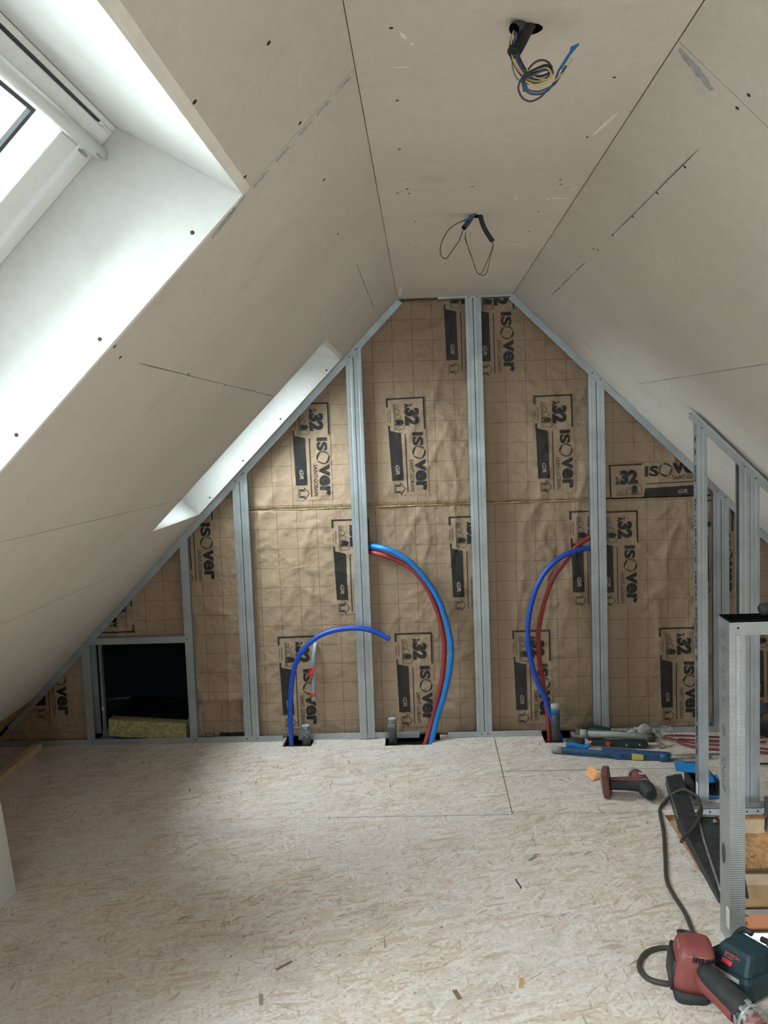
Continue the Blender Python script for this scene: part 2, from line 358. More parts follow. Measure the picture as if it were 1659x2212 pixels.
for y0, y1 in ((-3.2, 1.6518), (1.6544, 4.62)):
    m = M(); slope_prism(m, RS, RN, [(y0, .0008), (y1, .0008), (y1, 2.2), (y0, 2.2)], 0, .0125); m.build('plasterboard_panel', PB, wall_r)
# shallow cut joints and chalked fixing lines on the boards (flat marks)
def mark(SF, N_, a, b, wd, par, mat=PENCIL, name='joint_line'):
    (y0, s0), (y1, s1) = a, b; P, Q = SF(y0, s0, -.0006), SF(y1, s1, -.0006); t = (Q-P).normalized(); c = t.cross(N_).normalized()*wd/2
    n = max(2, int((Q-P).length/.06)); up = []; dn = []
    for i in range(n+1):
        x = P.lerp(Q, i/n); j = random.uniform(.4, 1.15) if 0 < i < n else .3
        up.append(x+c*j); dn.append(x-c*j)
    m = M(); m.prism(up+dn[::-1], N_*.0004); return m.build(name, mat, par)
mark(LS, LN, (1.907, .498), (3.66, .496), .0026, wall_l)
mark(LS, LN, (3.03, .099), (4.12, .098), .0028, wall_l)
mark(LS, LN, (2.02, .885), (3.52, .905), .0013, wall_l); mark(LS, LN, (2.64, 1.204), (3.6, 1.215), .0009, wall_l)
mark(RS, RN, (1.906, .112), (2.733, .108), .003, wall_r); mark(RS, RN, (3.14, .106), (3.965, .101), .003, wall_r)
mark(RS, RN, (4.035, .485), (2.584, .508), .002, wall_r)
def patch(par, pts, mat, name, N_, seed=0):
    rnd = random.Random(seed); m = M(); m.prism([Vector(p)-N_*.0008 for p in pts], N_*.0005); return m.build(name, mat, par)
def smear(par, a, b, wd, SF, N_, mat, name, seed, n=16):
    rnd = random.Random(seed); (y0, s0), (y1, s1) = a, b; P, Q = SF(y0, s0), SF(y1, s1); t = (Q-P).normalized(); c = t.cross(N_).normalized()
    up = []; dn = []
    for i in range(n+1):
        x = P.lerp(Q, i/n); k = math.sin(math.pi*(.06+.88*i/n))**.4
        up.append(x+c*wd*.5*k*rnd.uniform(.45, 1.1)); dn.append(x-c*wd*.5*k*rnd.uniform(.45, 1.1))
    return patch(par, up+dn[::-1], mat, name, N_)
CN = Vector((0, 0, 1)); CS = lambda y, s, d=0: Vector((s, y, H+d))
smear(wall_l, (1.722, .285), (1.700, .215), .026, LS, LN, SMUDGE, 'filler_smudge', 1)
smear(wall_l, (1.715, .265), (1.704, .235), .014, LS, LN, SMUDGE, 'filler_smudge', 2)
for i, (a, b) in enumerate([(.20, .17), (.155, .13), (.11, .085), (.075, .05), (.04, .01)]): smear(wall_l, (1.706, a), (1.709, b), .018, LS, LN, SMUDGE, 'filler_smudge', 10+i, 9)
smear(wall_l, (1.672, .742), (1.695, .765), .02, LS, LN, SMUDGE, 'filler_smudge', 5, 10)
smear(wall_r, (1.670, .008), (1.695, .072), .028, RS, RN, SMUDGE, 'filler_smudge', 6, 20); smear(wall_r, (1.674, .03), (1.692, .07), .02, RS, RN, SMUDGE, 'filler_smudge', 7)
for i, (a, b, wd) in enumerate([((1.56, -.014), (1.585, -.005), .008), ((1.60, .002), (1.612, .008), .006), ((1.70, -.03), (1.705, 0.), .005), ((2.0, .440), (2.14, .415), .012), ((2.69, .40), (2.70, .45), .02), ((2.62, .44), (2.58, .455), .012),
        ((3.30, .30), (3.34, .40), .014), ((4.15, -.075), (4.40, -.085), .018), ((2.68, .388), (2.71, .392), .010), ((2.66, .29), (2.69, .295), .008)]):
    smear(ceil, a, b, wd, CS, CN, SMEAR, 'plaster_smear', 30+i, 12)
def screw(par, p, nrm, r=.0042, name='screw', mat=SCREW):
    p = Vector(p); nrm = Vector(nrm).normalized(); a = nrm.orthogonal().normalized(); b = nrm.cross(a)
    m = M(); m.loft([[p+nrm*.003+(a*math.cos(k*math.pi/5)+b*math.sin(k*math.pi/5))*r for k in range(10)], [p-nrm*.0006+(a*math.cos(k*math.pi/5)+b*math.sin(k*math.pi/5))*r for k in range(10)],
            [p-nrm*.0002+(a*math.cos(k*math.pi/5)+b*math.sin(k*math.pi/5))*r*.45 for k in range(10)]], 0, True); return m.build(name, mat, par)
for y, s in [(1.333, .102), (1.274, .2), (1.666, .102), (1.634, .201), (2.04, .099), (2.514, .113), (1.714, .245), (1.712, .482), (1.783, .496), (2.3, .495), (2.75, .499), (3.2, .494)]: screw(wall_l, LS(y, s), LN)
for y, s in [(1.62, .11), (1.679, .111), (2.016, .116), (2.235, .114), (2.478, .112), (2.714, .108), (2.959, .098), (2.931, .107), (3.281, .104), (3.7, .104)]: screw(wall_r, RS(y, s), RN)
for x, y in [(-.029, 1.542), (-.028, 1.865), (-.031, 2.174), (-.018, 2.52), (-.014, 2.568), (-.046, 2.558), (.392, 1.805), (.404, 2.155), (.396, 2.502), (.403, 2.548), (.381, 2.847), (.385, 3.121), (0., 2.9), (.0, 3.3), (.16, 2.53)]: screw(ceil, (x, y, H), CN, .0036)

# ------------------------------------------------------------------ skylights
def skylight(name, W, rise, label, blind):
    y0, y1, s0, s1 = W
    P0 = Vector((XA-s0, 0, H-s0)); K = 2.686                       # frame plane z - x = K
    a = (K-(P0.z-P0.x))/(1+rise); P1 = Vector((P0.x-a, 0, P0.z+rise*a))
    B0 = Vector((XA-s1, 0, H-s1)); B1 = B0+LN*.2517; T = (P1-B1).length
    dn = Vector((-R2, 0, -R2)); Y = Vector((0, 1, 0))
    def F(t, y, d=0.): return P1+dn*t+LN*d+Y*y
    root = M()
    # outer casing closing the shaft to the roof
    root.prism([F(-.06, y0-.05, .0), F(-.06, y0-.05, .14), F(-.012, y0-.05, .14), F(-.012, y0-.05, .0)], Y*(y1-y0+.1))
    root.prism([F(T+.05, y0-.05, .0), F(T+.05, y0-.05, .14), F(T-.03, y0-.05, .14), F(T-.03, y0-.05, .0)], Y*(y1-y0+.1))
    for ya, yb in ((y0-.05, y0-.001), (y1+.001, y1+.05)): root.prism([F(-.06, ya, 0), F(T+.05, ya, 0), F(T+.05, ya, .14), F(-.06, ya, .14)], Y*(yb-ya))
    w = root.build(name, WHITE, kind='structure')
    th = .0125
    # shaft lining boards
    tn = (P1-P0).normalized(); nn = Vector((tn.z, 0, -tn.x)); nn = nn if nn.z > 0 else -nn
    qe = Vector((XA-s0+.0138, 0, H-s0+.0138))
    r1 = M().prism([P0+Y*y0, P1+tn*.02+Y*y0, P1+tn*.02+nn*th+Y*y0, qe+Y*y0], Y*(y1-y0-.0012)).build('reveal_panel', PBW, w)
    far = [P0, qe, P1+LN*.02+nn*.02, B1+LN*.02, B0]
    r2 = M().prism([p+Y*(y1) for p in far], Y*th).build('reveal_panel', PBW, w)
    r3 = M().prism([p+Y*(y0-th) for p in far], Y*th).build('reveal_panel', PBW, w)
    rough = lambda a, b, n, am: [a.lerp(b, i/n)+(Vector((random.uniform(-am, am), 0, 0)) if 0 < i < n else Vector((0, 0, 0))) for i in range(n+1)]
    ce = M().prism(rough(P0+Y*y0, P0+Y*y1, 30, .0012)+[qe-LN*.0+Y*(y1), qe+Y*y0], -LN*.0006).build('cut_edge', GYP, w)
    rj = [a.lerp(b, i/30)+Y*(random.uniform(-.0015, .0015) if 0 < i < 30 else 0) for a, b in ((P0+Y*(y1+.0132), B0+Y*(y1+.0132)),) for i in range(31)]
    M().prism([B0+Y*y1, P0+Y*y1]+rj, -LN*.0006).build('cut_edge', GYP, w)
    bn = Vector((-R2, 0, -R2)); r4 = M().prism([B0+LN*.0125+Y*y0, B1+Y*y0, B1+bn*th+Y*y0, B0+LN*.0125+bn*th+Y*y0], Y*(y1-y0)).build('reveal_panel', PBW, w)
    # frame, then the sash in it
    def ring(m, t0, t1, ya, yb, wt, wb, ws, d0, d1, mi=0):
        for A, B, c0, c1 in ((t0, t0+wt, ya, yb), (t1-wb, t1, ya, yb), (t0+wt, t1-wb, ya, ya+ws), (t0+wt, t1-wb, yb-ws, yb)):
            m.prism([F(A, c0, d0), F(B, c0, d0), F(B, c1, d0), F(A, c1, d0)], LN*(d1-d0), mi)
    m = M(); ring(m, .0015, T, y0+.001, y1-.001, .0105, .04, .045, .0, .12); m.build('window_frame', WHITE, w, bevel=.002)
    m = M(); ring(m, .0165, T-.045, y0+.052, y1-.052, .055, .09, .086, .008, .06); ring(m, .0645, T-.128, y0+.131, y1-.131, .005, .006, .006, .004, .045)
    sash = m.build('sash', WHITE, w, bevel=.0025)
    M().prism([F(.06, y0+.13, .030), F(T-.12, y0+.13, .030), F(T-.12, y1-.13, .030), F(.06, y1-.13, .030)], LN*.006).build('pane', GLASS, w)
    m = M(); ring(m, .068, T-.15, y0+.205, y1-.205, .011, .012, .011, .021, .0295); m.build('gasket', DARKG, w)
    m = M(); m.prism([F(.0118, y0+.046, .003), F(.0168, y0+.046, .003), F(.0168, y1-.06, .003), F(.0118, y1-.06, .003)], LN*.04); m.build('gasket', DARKG, w)
    if blind:
        m = M(); m.prism([F(.018, y0+.02, -.003), F(.045, y0+.02, -.003), F(.045, y0+.02, .006), F(.018, y0+.02, .006)], Y*(y1-y0-.045)); m.build('ventilation_flap', WHITE, w, bevel=.002)
        m = M(); m.tube([F(.056, y0+.006, -.010), F(.056, y1-.004, -.010)], .0125, 16); m.prism([F(.046, y0+.006, -.003), F(.066, y0+.006, -.003), F(.066, y0+.006, .012), F(.046, y0+.006, .012)], Y*(y1-y0-.012))
        bl = m.build('blind_cassette', WHITE, w)
        M().obox(F(.060, y1-.035, -.0215), (.010, .016, .003), rot(0, math.pi/4, 0)).build('end_clip', GREYP, bl)
        M().obox(F(.076, y1-.045, -.003), (.012, .018, .006), rot(0, math.pi/4, 0)).build('cord_guide', GREYP, w)
    c = F((T-.06)/2, (y0+y1)/2, .06); portal(c, -LN, y1-y0-.1, T-.1)
    return w, r2
w1, rv = skylight('window_1', W1, .575, 'x', True)
for x, z in [(-.414, 1.948), (-.601, 1.76), (-.774, 1.586)]: screw(rv, (x, W1[1], z), (0, 1, 0), .004)
w2, rv2 = skylight('window_2', W2, .21, 'x', False)
for x, z in [(-.46, 1.89), (-.699, 1.659), (-.897, 1.459), (-1.074, 1.28)]: screw(rv2, (x, W2[1], z), (0, 1, 0), .0045)
w4, _ = skylight('added_skylight', W4, .3, 'x', False)  # out of view, added for its daylight

# ------------------------------------------------------------------ rear gable (behind the viewer) with an unseen window added for room light
m = M(); X0, X1, Z0, Z1 = -.1, .6, 1.2, 1.95
for lo, hi in (((-2.8, -3.3, -.1), (X0, -3.2, 2.5)), ((X1, -3.3, -.1), (3.1, -3.2, 2.5)), ((X0, -3.3, -.1), (X1, -3.2, Z0)), ((X0, -3.3, Z1), (X1, -3.2, 2.5))): m.box(lo, hi)
m.build('wall_front', PB, kind='structure')
m = M()
for a in (X0, (X0+X1)/2-.03, X1-.06): m.box((a, -3.3, Z0), (a+.06, -3.23, Z1))
m.box((X0, -3.3, Z0), (X1, -3.231, Z0+.06)); m.box((X0, -3.3, Z1-.06), (X1, -3.231, Z1))
w3 = m.build('added_rear_window', WHITE, kind='structure'); M().box((X0+.05, -3.27, Z0+.05), (X1-.05, -3.264, Z1-.05)).build('pane', GLASS, w3)
portal(((X0+X1)/2, -3.29, (Z0+Z1)/2), (0, 1, 0), X1-X0-.05, Z1-Z0-.05)

# ------------------------------------------------------------------ floor: boards over a dark deck, stairwell cut out
SX, SY0, SY1 = .925, 2.60, 3.57
m = M()
for lo, hi in (((-2.8, -3.3), (3.1, SY0)), ((-2.8, SY0), (SX-.02, SY1+.03)), ((2.3, SY0), (3.1, SY1+.03)), ((-2.8, SY1+.03), (3.1, 4.4)), ): m.box((*lo, -.12), (*hi, -.024))
m.box((-2.8, 4.4, -.12), (3.1, 4.8, -.06))
floor = m.build('floor', CONC, kind='structure')
def board(poly, name='osb_board'): return M().prism([(x, y, -.022) for x, y in poly], (0, 0, .022)).build(name, OSB, floor)
board([(-2.7, 3.5508), (.3185, 3.5508), (.3185, 4.6), (.043, 4.6), (.043, 4.462), (.0, 4.462), (.0, 4.396), (-.2370, 4.392), (-.2365, 4.6), (-.609, 4.6), (-.612, 4.408), (-.762, 4.41), (-.761, 4.6), (-2.7, 4.6)])
board([(.3215, 4.0210), (3.0, 4.0210), (3.0, 4.6), (.72, 4.6), (.72, 4.452), (.66, 4.448), (.66, 4.386), (.5665, 4.386), (.5665, 4.6), (.3215, 4.6)])
board([(.3215, 3.57), (3.0, 3.57), (3.0, 4.0180), (.3215, 4.0180)])
board([(-2.7, -3.2), (3.0, -3.2), (3.0, SY0), (SX, SY0), (SX, 3.568), (.3215, 3.568), (.3215, 3.5492), (-2.7, 3.5492)])
for pts in ([(.322, 4.018), (.80, 4.0165), (.80, 4.0215), (.322, 4.0225)], [(.80, 4.018), (2.9, 4.018), (2.9, 4.021), (.80, 4.021)], [(.318, 3.552), (.322, 3.552), (.3225, 4.44), (.3175, 4.44)], [(-.4, 3.5485), (.318, 3.5482), (.318, 3.5512), (-.4, 3.551)], [(.93, 3.552), (.93, 3.5535), (.322, 3.551), (.322, 3.549)]):
    m = M(); m.prism([(x, y, .0001) for x, y in pts], (0, 0, .0004)); m.build('joint_line', PENCIL, floor)
# metal and timber scraps in the pipe cut-outs
m = M(); m.box((-.70, 4.405, -.05), (-.655, 4.44, -.012)); m.box((-.16, 4.40, -.05), (-.10, 4.425, -.008)); m.build('packing_strip', GA, floor)

for i, (x, y, l_, w_, a, mt) in enumerate([(.048, 2.375, .045, .014, 1.9, FLAKE), (.232, 2.425, .050, .014, 1.4, FLAKE2), (.355, 3.17, .05, .016, .9, FLAKE3), (.372, 3.20, .02, .012, .3, FLAKE3), (-.50, 2.36, .012, .05, .2, FLAKE3), (-.46, 2.52, .06, .010, .8, FLAKE)]):
    m = M(); m.obox((x, y, .0004), (l_, w_, .0006), rot(0, 0, a)); m.build('wood_flake', mt, floor)
# stairwell lining, one layer under the other
trim = M(); trim.box((SX, SY1+.03, -.70), (2.35, SY1+.06, -.024)); trim.box((SX-.04, SY0, -.55), (SX-.005, SY1+.06, -.022)); trim.box((2.3, SY0, -.7), (2.34, SY1+.05, -.022)); trim.box((SX-.04, SY0-.06, -.7), (2.34, SY0-.002, -.022))
tr = trim.build('trim_1', CONC, kind='structure')
M().box((SX+.002, SY1-.004, -.104), (1.338, SY1+.03, -.044)).build('joist_end', WOOD, tr, bevel=.002)
m = M(); m.prism([(.99, SY1-.0046, -.052), (.993, SY1-.0046, -.052), (.996, SY1-.0046, -.098), (.993, SY1-.0046, -.098)], (0, .0005, 0)); m.prism([(1.10, SY1-.0046, -.06), (1.103, SY1-.0046, -.06), (1.103, SY1-.0046, -.09), (1.10, SY1-.0046, -.09)], (0, .0005, 0)); m.prism([(1.10, SY1-.0046, -.072), (1.13, SY1-.0046, -.075), (1.13, SY1-.0046, -.077), (1.10, SY1-.0046, -.074)], (0, .0005, 0)); m.build('pencil_mark', INKG, tr)
m = M(); m.box((SX+.002, SY1+.012, -.262), (2.3, SY1+.03, -.024)); m.build('osb_fascia', OSBW, tr)
M().box((SX+.002, SY1+.010, -.274), (2.3, SY1+.03, -.263)).build('wall_plate', CONC, tr)
M().box((SX+.002, SY1-.004, -.322), (2.3, SY1+.03, -.275)).build('timber_ledger', WOOD, tr, bevel=.002)
M().box((SX+.002, SY1+.004, -.425), (2.3, SY1+.03, -.323)).build('timber_beam', WOODO, tr, bevel=.002)
M().box((SX+.002, SY1-.004, -.447), (2.3, SY1+.03, -.426)).build('mortar_bed', CONC, tr)
x = 1.268
for i in range(4): M().box((x, SY1+.002, -.519), (x+.26, SY1+.03, -.448)).build('brick', BRICKM, tr, bevel=.003); x += .264
m = M(); rnd = random.Random(3)
for i in range(9):
    c = (1.235+rnd.uniform(0, .03), SY1+.006, -.505+i*.0062); m.obox(c, (rnd.uniform(.012, .022), .02, .010), rot(rnd.random(), rnd.random(), rnd.random()))
m.build('broken_brick', BRICKM, tr, kind='stuff')
M().box((SX+.002, SY1+.004, -.519), (1.23, SY1+.03, -.448)).build('brick', BRICKM, tr, bevel=.003)
m = M(); m.box((SX+.002, SY1-.012, -.552), (2.3, SY1+.03, -.520)); m.box((SX+.002, SY1-.006, -.585), (2.3, SY1+.03, -.553)); m.build('ceiling_rail', GB, tr, bevel=.003)
# room below, only its white walls show
m = M(); m.box((SX-.05, SY1+.02, -2.6), (2.4, SY1+.06, -.575)); m.box((SX-.09, SY0-.9, -2.6), (SX-.045, SY1+.06, -.56)); m.box((2.36, SY0-.9, -2.6), (2.4, SY1+.06, -.70)); m.box((SX-.09, SY0-.94, -2.6), (2.4, SY0-.9, -.1)); m.box((SX-.09, SY0-.94, -2.64), (2.4, SY1+.06, -2.6)); m.box((SX-.09, SY0-.94, -.72), (2.4, SY0-.05, -.7))
m.build('wall_lower', WHITE, kind='structure')
m = M()
for i in range(26): m.prism([(1.10+i*.02, SY1-.004, -.5855), (1.118+i*.02, SY1-.004, -.5855), (1.109+i*.02, SY1-.004, -.5985)], (0, .002, 0))
m.build('mesh_bead', GB, tr, kind='stuff')

# ------------------------------------------------------------------ gable: insulation boards faced with kraft paper
HX0, HX1, HZ1 = -1.757, -1.253, .533        # hatch
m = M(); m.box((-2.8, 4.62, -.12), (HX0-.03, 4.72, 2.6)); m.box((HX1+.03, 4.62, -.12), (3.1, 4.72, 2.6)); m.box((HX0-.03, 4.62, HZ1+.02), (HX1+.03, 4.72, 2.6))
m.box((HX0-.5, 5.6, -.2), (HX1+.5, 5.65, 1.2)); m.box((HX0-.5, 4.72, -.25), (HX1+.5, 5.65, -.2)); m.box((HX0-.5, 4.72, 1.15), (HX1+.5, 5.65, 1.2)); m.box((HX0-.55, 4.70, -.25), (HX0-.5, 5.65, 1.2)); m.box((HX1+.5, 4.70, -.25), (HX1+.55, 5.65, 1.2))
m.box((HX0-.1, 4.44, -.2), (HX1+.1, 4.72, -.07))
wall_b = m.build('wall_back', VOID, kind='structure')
PY = 4.541; ST = .012; GX0, GZ0, NX, NZ = -2.6, -.05, 450, 200
def height(x, z):
    p = Vector((x*1.0, z*1.0, 3.3))
    a = noise.noise(Vector((x*2.1, z*1.6, 1.7)))*.006
    w_ = noise.noise(Vector((x*5, z*5, 9.)))*.35
    r = 1-abs(noise.noise(Vector((x*6.5+w_, z*3.0+w_, 5.1))))*3.2
    b = max(0, r)**3*.0065
    r2 = 1-abs(noise.noise(Vector((x*4.2-w_*1.5, z*9.0+w_*2, 12.4))))*3.6
    c = max(0, r2)**3*.0038
    e = noise.fractal(Vector((x*14, z*20, 2.)), 1., 2., 3)*.0013
    msk = .45+.9*max(0, noise.noise(Vector((x*1.3+4, z*1.3, 7))) + .35)
    return a+(b+c)*msk+e
HG = [[max(-.004, min(.0125, 1.45*height(GX0+i*ST, GZ0+j*ST))) for j in range(NZ+1)] for i in range(NX+1)]
def hs(x, z):
    u = (x-GX0)/ST; v = (z-GZ0)/ST; i = max(0, min(NX-1, int(u))); j = max(0, min(NZ-1, int(v))); a = u-i; b = v-j
    h = HG[i][j]*(1-a)*(1-b)+HG[i+1][j]*a*(1-b)+HG[i][j+1]*(1-a)*b+HG[i+1][j+1]*a*b
    return h
def clip_slopes(bm, off=.004):
    for n, co in ((LN, LS(0, 0, -off)), (RN, RS(0, 0, -off)), (CN, Vector((0, 0, H-off)))):
        bmesh.ops.bisect_plane(bm, geom=bm.verts[:]+bm.edges[:]+bm.faces[:], plane_co=co, plane_no=n, clear_outer=True)
def paper_panel(x0, x1, z0, z1, phx, phz, extra=None, lift=0.):
    dz0 = z0-(GZ0+math.ceil((z0-GZ0)/ST-.01)*ST); dz1 = z1-(GZ0+math.floor((z1-GZ0)/ST+.01)*ST)
    bm = bmesh.new(); i0 = math.ceil((x0-GX0)/ST-.01); i1 = math.floor((x1-GX0)/ST+.01); j0 = math.ceil((z0-GZ0)/ST-.01); j1 = math.floor((z1-GZ0)/ST+.01)
    xs = [GX0+i*ST for i in range(i0, i1+1)]; zs = [GZ0+j*ST for j in range(j0, j1+1)]; g = {}
    for i, x in enumerate(xs):
        for j, z in enumerate(zs):
            ed = min(1, min(x-xs[0], xs[-1]-x, z-zs[0]+.006, zs[-1]-z+.006)/.03)
            y = PY-hs(x, z)-lift
            if extra: y -= extra(x, z)
            g[i, j] = bm.verts.new((x, y, z+(dz0 if j == 0 else dz1 if j == len(zs)-1 else 0)+(random.uniform(-.0012, .0012) if j in (0, len(zs)-1) else 0)))
    for i in range(len(xs)-1):
        for j in range(len(zs)-1): bm.faces.new((g[i, j], g[i+1, j], g[i+1, j+1], g[i, j+1])).smooth = True
    clip_slopes(bm)
    be = [e for e in bm.edges if len(e.link_faces) == 1]
    r = bmesh.ops.extrude_edge_only(bm, edges=be)
    nv = [v for v in r['geom'] if isinstance(v, bmesh.types.BMVert)]
    for v in nv: v.co.y = 4.612
    for f in [f for f in r['geom'] if isinstance(f, bmesh.types.BMFace)]: f.material_index = 1; f.smooth = False
    me = bpy.data.meshes.new('insulation_panel'); bm.to_mesh(me); bm.free(); me.materials.append(KR); me.materials.append(WOOL)
    o = bpy.data.objects.new('insulation_panel', me); COL.objects.link(o); o.parent = wall_b; o['phase_x'] = phx; o['phase_z'] = phz
    return o
PXA, PZA = .05+.228, .05-.2115              # grid phase: a ruled line at x=-.228, one at z=.2115 (mod .1)
ZJ = 1.2015
U1 = paper_panel(-1.30, -.335, ZJ, 2.2, PXA+.03, PZA); U2 = paper_panel(-.325, .272, ZJ, 2.226, PXA, PZA); U3 = paper_panel(.284, .866, ZJ, 2.226, PXA+.045, PZA+.02); U4 = paper_panel(.878, 1.6, ZJ+.004, 2.0, PXA+.02, PZA+.04)
L1 = paper_panel(-.927, .866, .008, ZJ-.0035, PXA+.013, PZA+.018); L2 = paper_panel(.878, 2.6, .008, ZJ-.003, PXA+.06, PZA+.03)
L0 = paper_panel(-1.236, -.937, .205, 1.43, PXA+.01, PZA+.05, extra=lambda x, z: .002+.024*max(0, 1-(z-.205)/.12)**2*max(0, 1-.55*abs((x+1.09)/.15)**2))
L0b = paper_panel(-1.236, -.937, .008, .262, PXA+.05, PZA+.01, lift=-.012)
LH = paper_panel(-1.83, -1.242, HZ1+.012, 1.14, PXA+.02, PZA+.07); LF = paper_panel(-2.4, -1.800, .008, .60, PXA+.06, PZA+.05)

m = M(); rnd = random.Random(5); xs = [-.92+i*.012 for i in range(149)]; up = []; dn = []
for x in xs: y = PY-.0072-.003*rnd.random(); k_ = max(.15, min(1, .5+2.2*noise.noise(Vector((x*4, 1, 2))))); up.append((x, y, ZJ-.0012+.003*rnd.random()*k_)); dn.append((x, y, ZJ-.0030-.004*k_*rnd.random()**2))
m.prism(up+dn[::-1], (0, .02, 0)); m.build('wool_fringe', WOOLB, wall_b)
# printed label, drawn once in its own plane (u along the words, v up the letters), draped on the paper copy by copy
def label_template():
    K = 1/3806.0; T = []      # (pts, faces, mat, layer)
    def P(pts): return [((y-155)*K, (x-295)*K) for x, y in pts]
    def poly(pts, mi, ly): T.append((P(pts), [tuple(range(len(pts)))], mi, ly))
    def rect(x0, y0, x1, y1, mi=1, ly=1): poly([(x0, y0), (x1, y0), (x1, y1), (x0, y1)], mi, ly)
    def txt(t, x0, y0, x1, y1, mi=1, ly=1, bold=0., shear=0.):
        vs, fs = text2d(t, ((y0-155)*K, (x0-295)*K, (y1-155)*K, (x1-295)*K), bold, shear); T.append((vs, fs, mi, ly))
    rect(285, 148, 1040, 2030, 0, 0)
    rect(295, 155, 1030, 185); rect(998, 185, 1030, 775); rect(295, 185, 330, 325); rect(312, 680, 345, 775)
    poly([(315, 775), (345, 775), (548, 828), (560, 1738), (340, 1738)], 1, 1)
    txt('\u03bb', 640, 268, 785, 362, bold=.05); txt('32', 638, 358, 915, 695, bold=.065)
    txt('IS', 768, 825, 970, 1085, bold=.04); txt('ver', 795, 1345, 1005, 1950, bold=.04)
    cx, cy, ro = 882, 1213, 128
    for a0, mi in ((-.35, 1), (math.pi-.35, 1), (1.15, 2), (math.pi+1.15, 2)):
        outer = [(cx+ro*math.cos(a0+1.5*i/12), cy+ro*math.sin(a0+1.5*i/12)) for i in range(13)]
        inn = [(cx+(ro-30*math.sin(math.pi*(.12+.76*i/12))-4)*math.cos(a0+1.5*i/12), cy+(ro-30*math.sin(math.pi*(.12+.76*i/12))-4)*math.sin(a0+1.5*i/12)) for i in range(13)]
        for i in range(12): poly([outer[i], outer[i+1], inn[i+1], inn[i]], mi, 1)
    txt('SAINT-GOBAIN', 688, 1345, 765, 1955); rect(624, 840, 640, 1970); txt('GR', 420, 1440, 495, 1622, 3, 2, .02, .25)
    def outline(pts, wd):
        n = len(pts)
        for i in range(n):
            (x0, y0), (x1, y1) = pts[i], pts[(i+1) % n]; L = math.hypot(x1-x0, y1-y0); ux, uy = (x1-x0)/L*wd/2, (y1-y0)/L*wd/2
            poly([(x0-ux-uy, y0-uy+ux), (x1+ux-uy, y1+uy+ux), (x1+ux+uy, y1+uy-ux), (x0-ux+uy, y0-uy-ux)], 1, 1)
    outline([(400, 1822), (500, 1822), (500, 1790), (588, 1900), (500, 2008), (500, 1978), (400, 1978)], 11); rect(412, 1836, 500, 1856); rect(412, 1944, 500, 1964)
    rect(368, 1800, 376, 2005, 2)
    for i, (y0, y1, pk) in enumerate(((280, 360, 525), (375, 465, 550), (480, 560, 578), (575, 670, 625), (682, 760, 642))):
        pts = [(432, y0), (pk-38, y0), (pk, (y0+y1)/2), (pk-38, y1), (432, y1)]
        if i == 3: poly(pts, 1, 1)
        else: outline(pts, 7)
        txt(('40', '38', '35', '32', '30')[i], 444, y0+18, 482, y1-18, 3 if i == 3 else 1, 2)
    txt('PERFORMANCE', 352, 378, 380, 625); txt('THERMIQUE', 302, 400, 328, 600)
    bm = bmesh.new(); ml = bm.faces.layers.int.new('ly')
    for pts, fs, mi, ly in T:
        vs = [bm.verts.new((u, v, ly)) for u, v in pts]
        for f in fs:
            try: q = bm.faces.new([vs[i] for i in f]); q.material_index = mi; q[ml] = ly
            except ValueError: pass
    bmesh.ops.triangulate(bm, faces=[f for f in bm.faces if len(f.verts) > 4])
    for _ in range(5):
        lg = [e for e in bm.edges if e.calc_length() > .0125]
        if not lg: break
        bmesh.ops.subdivide_edges(bm, edges=lg, cuts=1, use_grid_fill=True)
    bmesh.ops.triangulate(bm, faces=[f for f in bm.faces if len(f.verts) > 4])
    return bm
LT = label_template()
def put_label(par, x, z, ang=0., lift=0., clip=None):
    """x,z: where the bracket's first corner sits; ang 0 = words run straight down the wall"""
    bm = LT.copy(); ca, sa = math.cos(ang), math.sin(ang); U = (sa, -ca); V = (ca, sa)
    for v in bm.verts:
        u, w_, ly = v.co; X = x+u*U[0]+w_*V[0]; Z = z+u*U[1]+w_*V[1]
        v.co = Vector((X, PY-hs(X, Z)-lift-.0020-.0016*ly, Z))
    clip_slopes(bm, .006)
    for co, no in (clip or []): bmesh.ops.bisect_plane(bm, geom=bm.verts[:]+bm.edges[:]+bm.faces[:], plane_co=co, plane_no=no, clear_outer=True)
    for f in bm.faces:
        f.smooth = True
    me = bpy.data.meshes.new('printed_label'); bm.to_mesh(me); bm.free()
    for mt in (KRP, INK, INKG, INKL): me.materials.append(mt)
    # faces wound so that they look into the room
    o = bpy.data.objects.new('printed_label', me); COL.objects.link(o); o.parent = par; return o
TOPC = [((0, 0, H-.012), (0, 0, 1))]
JU = [((0, 0, ZJ), (0, 0, -1))]; JL = [((0, 0, ZJ-.006), (0, 0, 1)), ((0, 0, .01), (0, 0, -1))]
put_label(U1, -.660, 1.737, clip=JU); put_label(U2, -.176, 1.744, .015, clip=JU); put_label(U2, .124, 2.338, clip=TOPC+[((.27, 0, 0), (1, 0, 0))]); put_label(U3, .286, 2.325, clip=TOPC); put_label(U3, .563, 1.730, .01, clip=JU)
put_label(U4, .936, 1.178, math.pi/2+.02, clip=[((0, 0, ZJ+.005), (0, 0, -1)), ((.88, 0, 0), (-1, 0, 0))])
put_label(L0, -1.278, 1.320, lift=.002, clip=[((-1.235, 0, 0), (-1, 0, 0))]); put_label(L1, -.476, 1.141, clip=JL); put_label(L1, .121, 1.137, clip=JL); put_label(L1, .731, 1.145, clip=JL+[((.864, 0, 0), (1, 0, 0))]); put_label(L2, .880, 1.138, clip=JL)
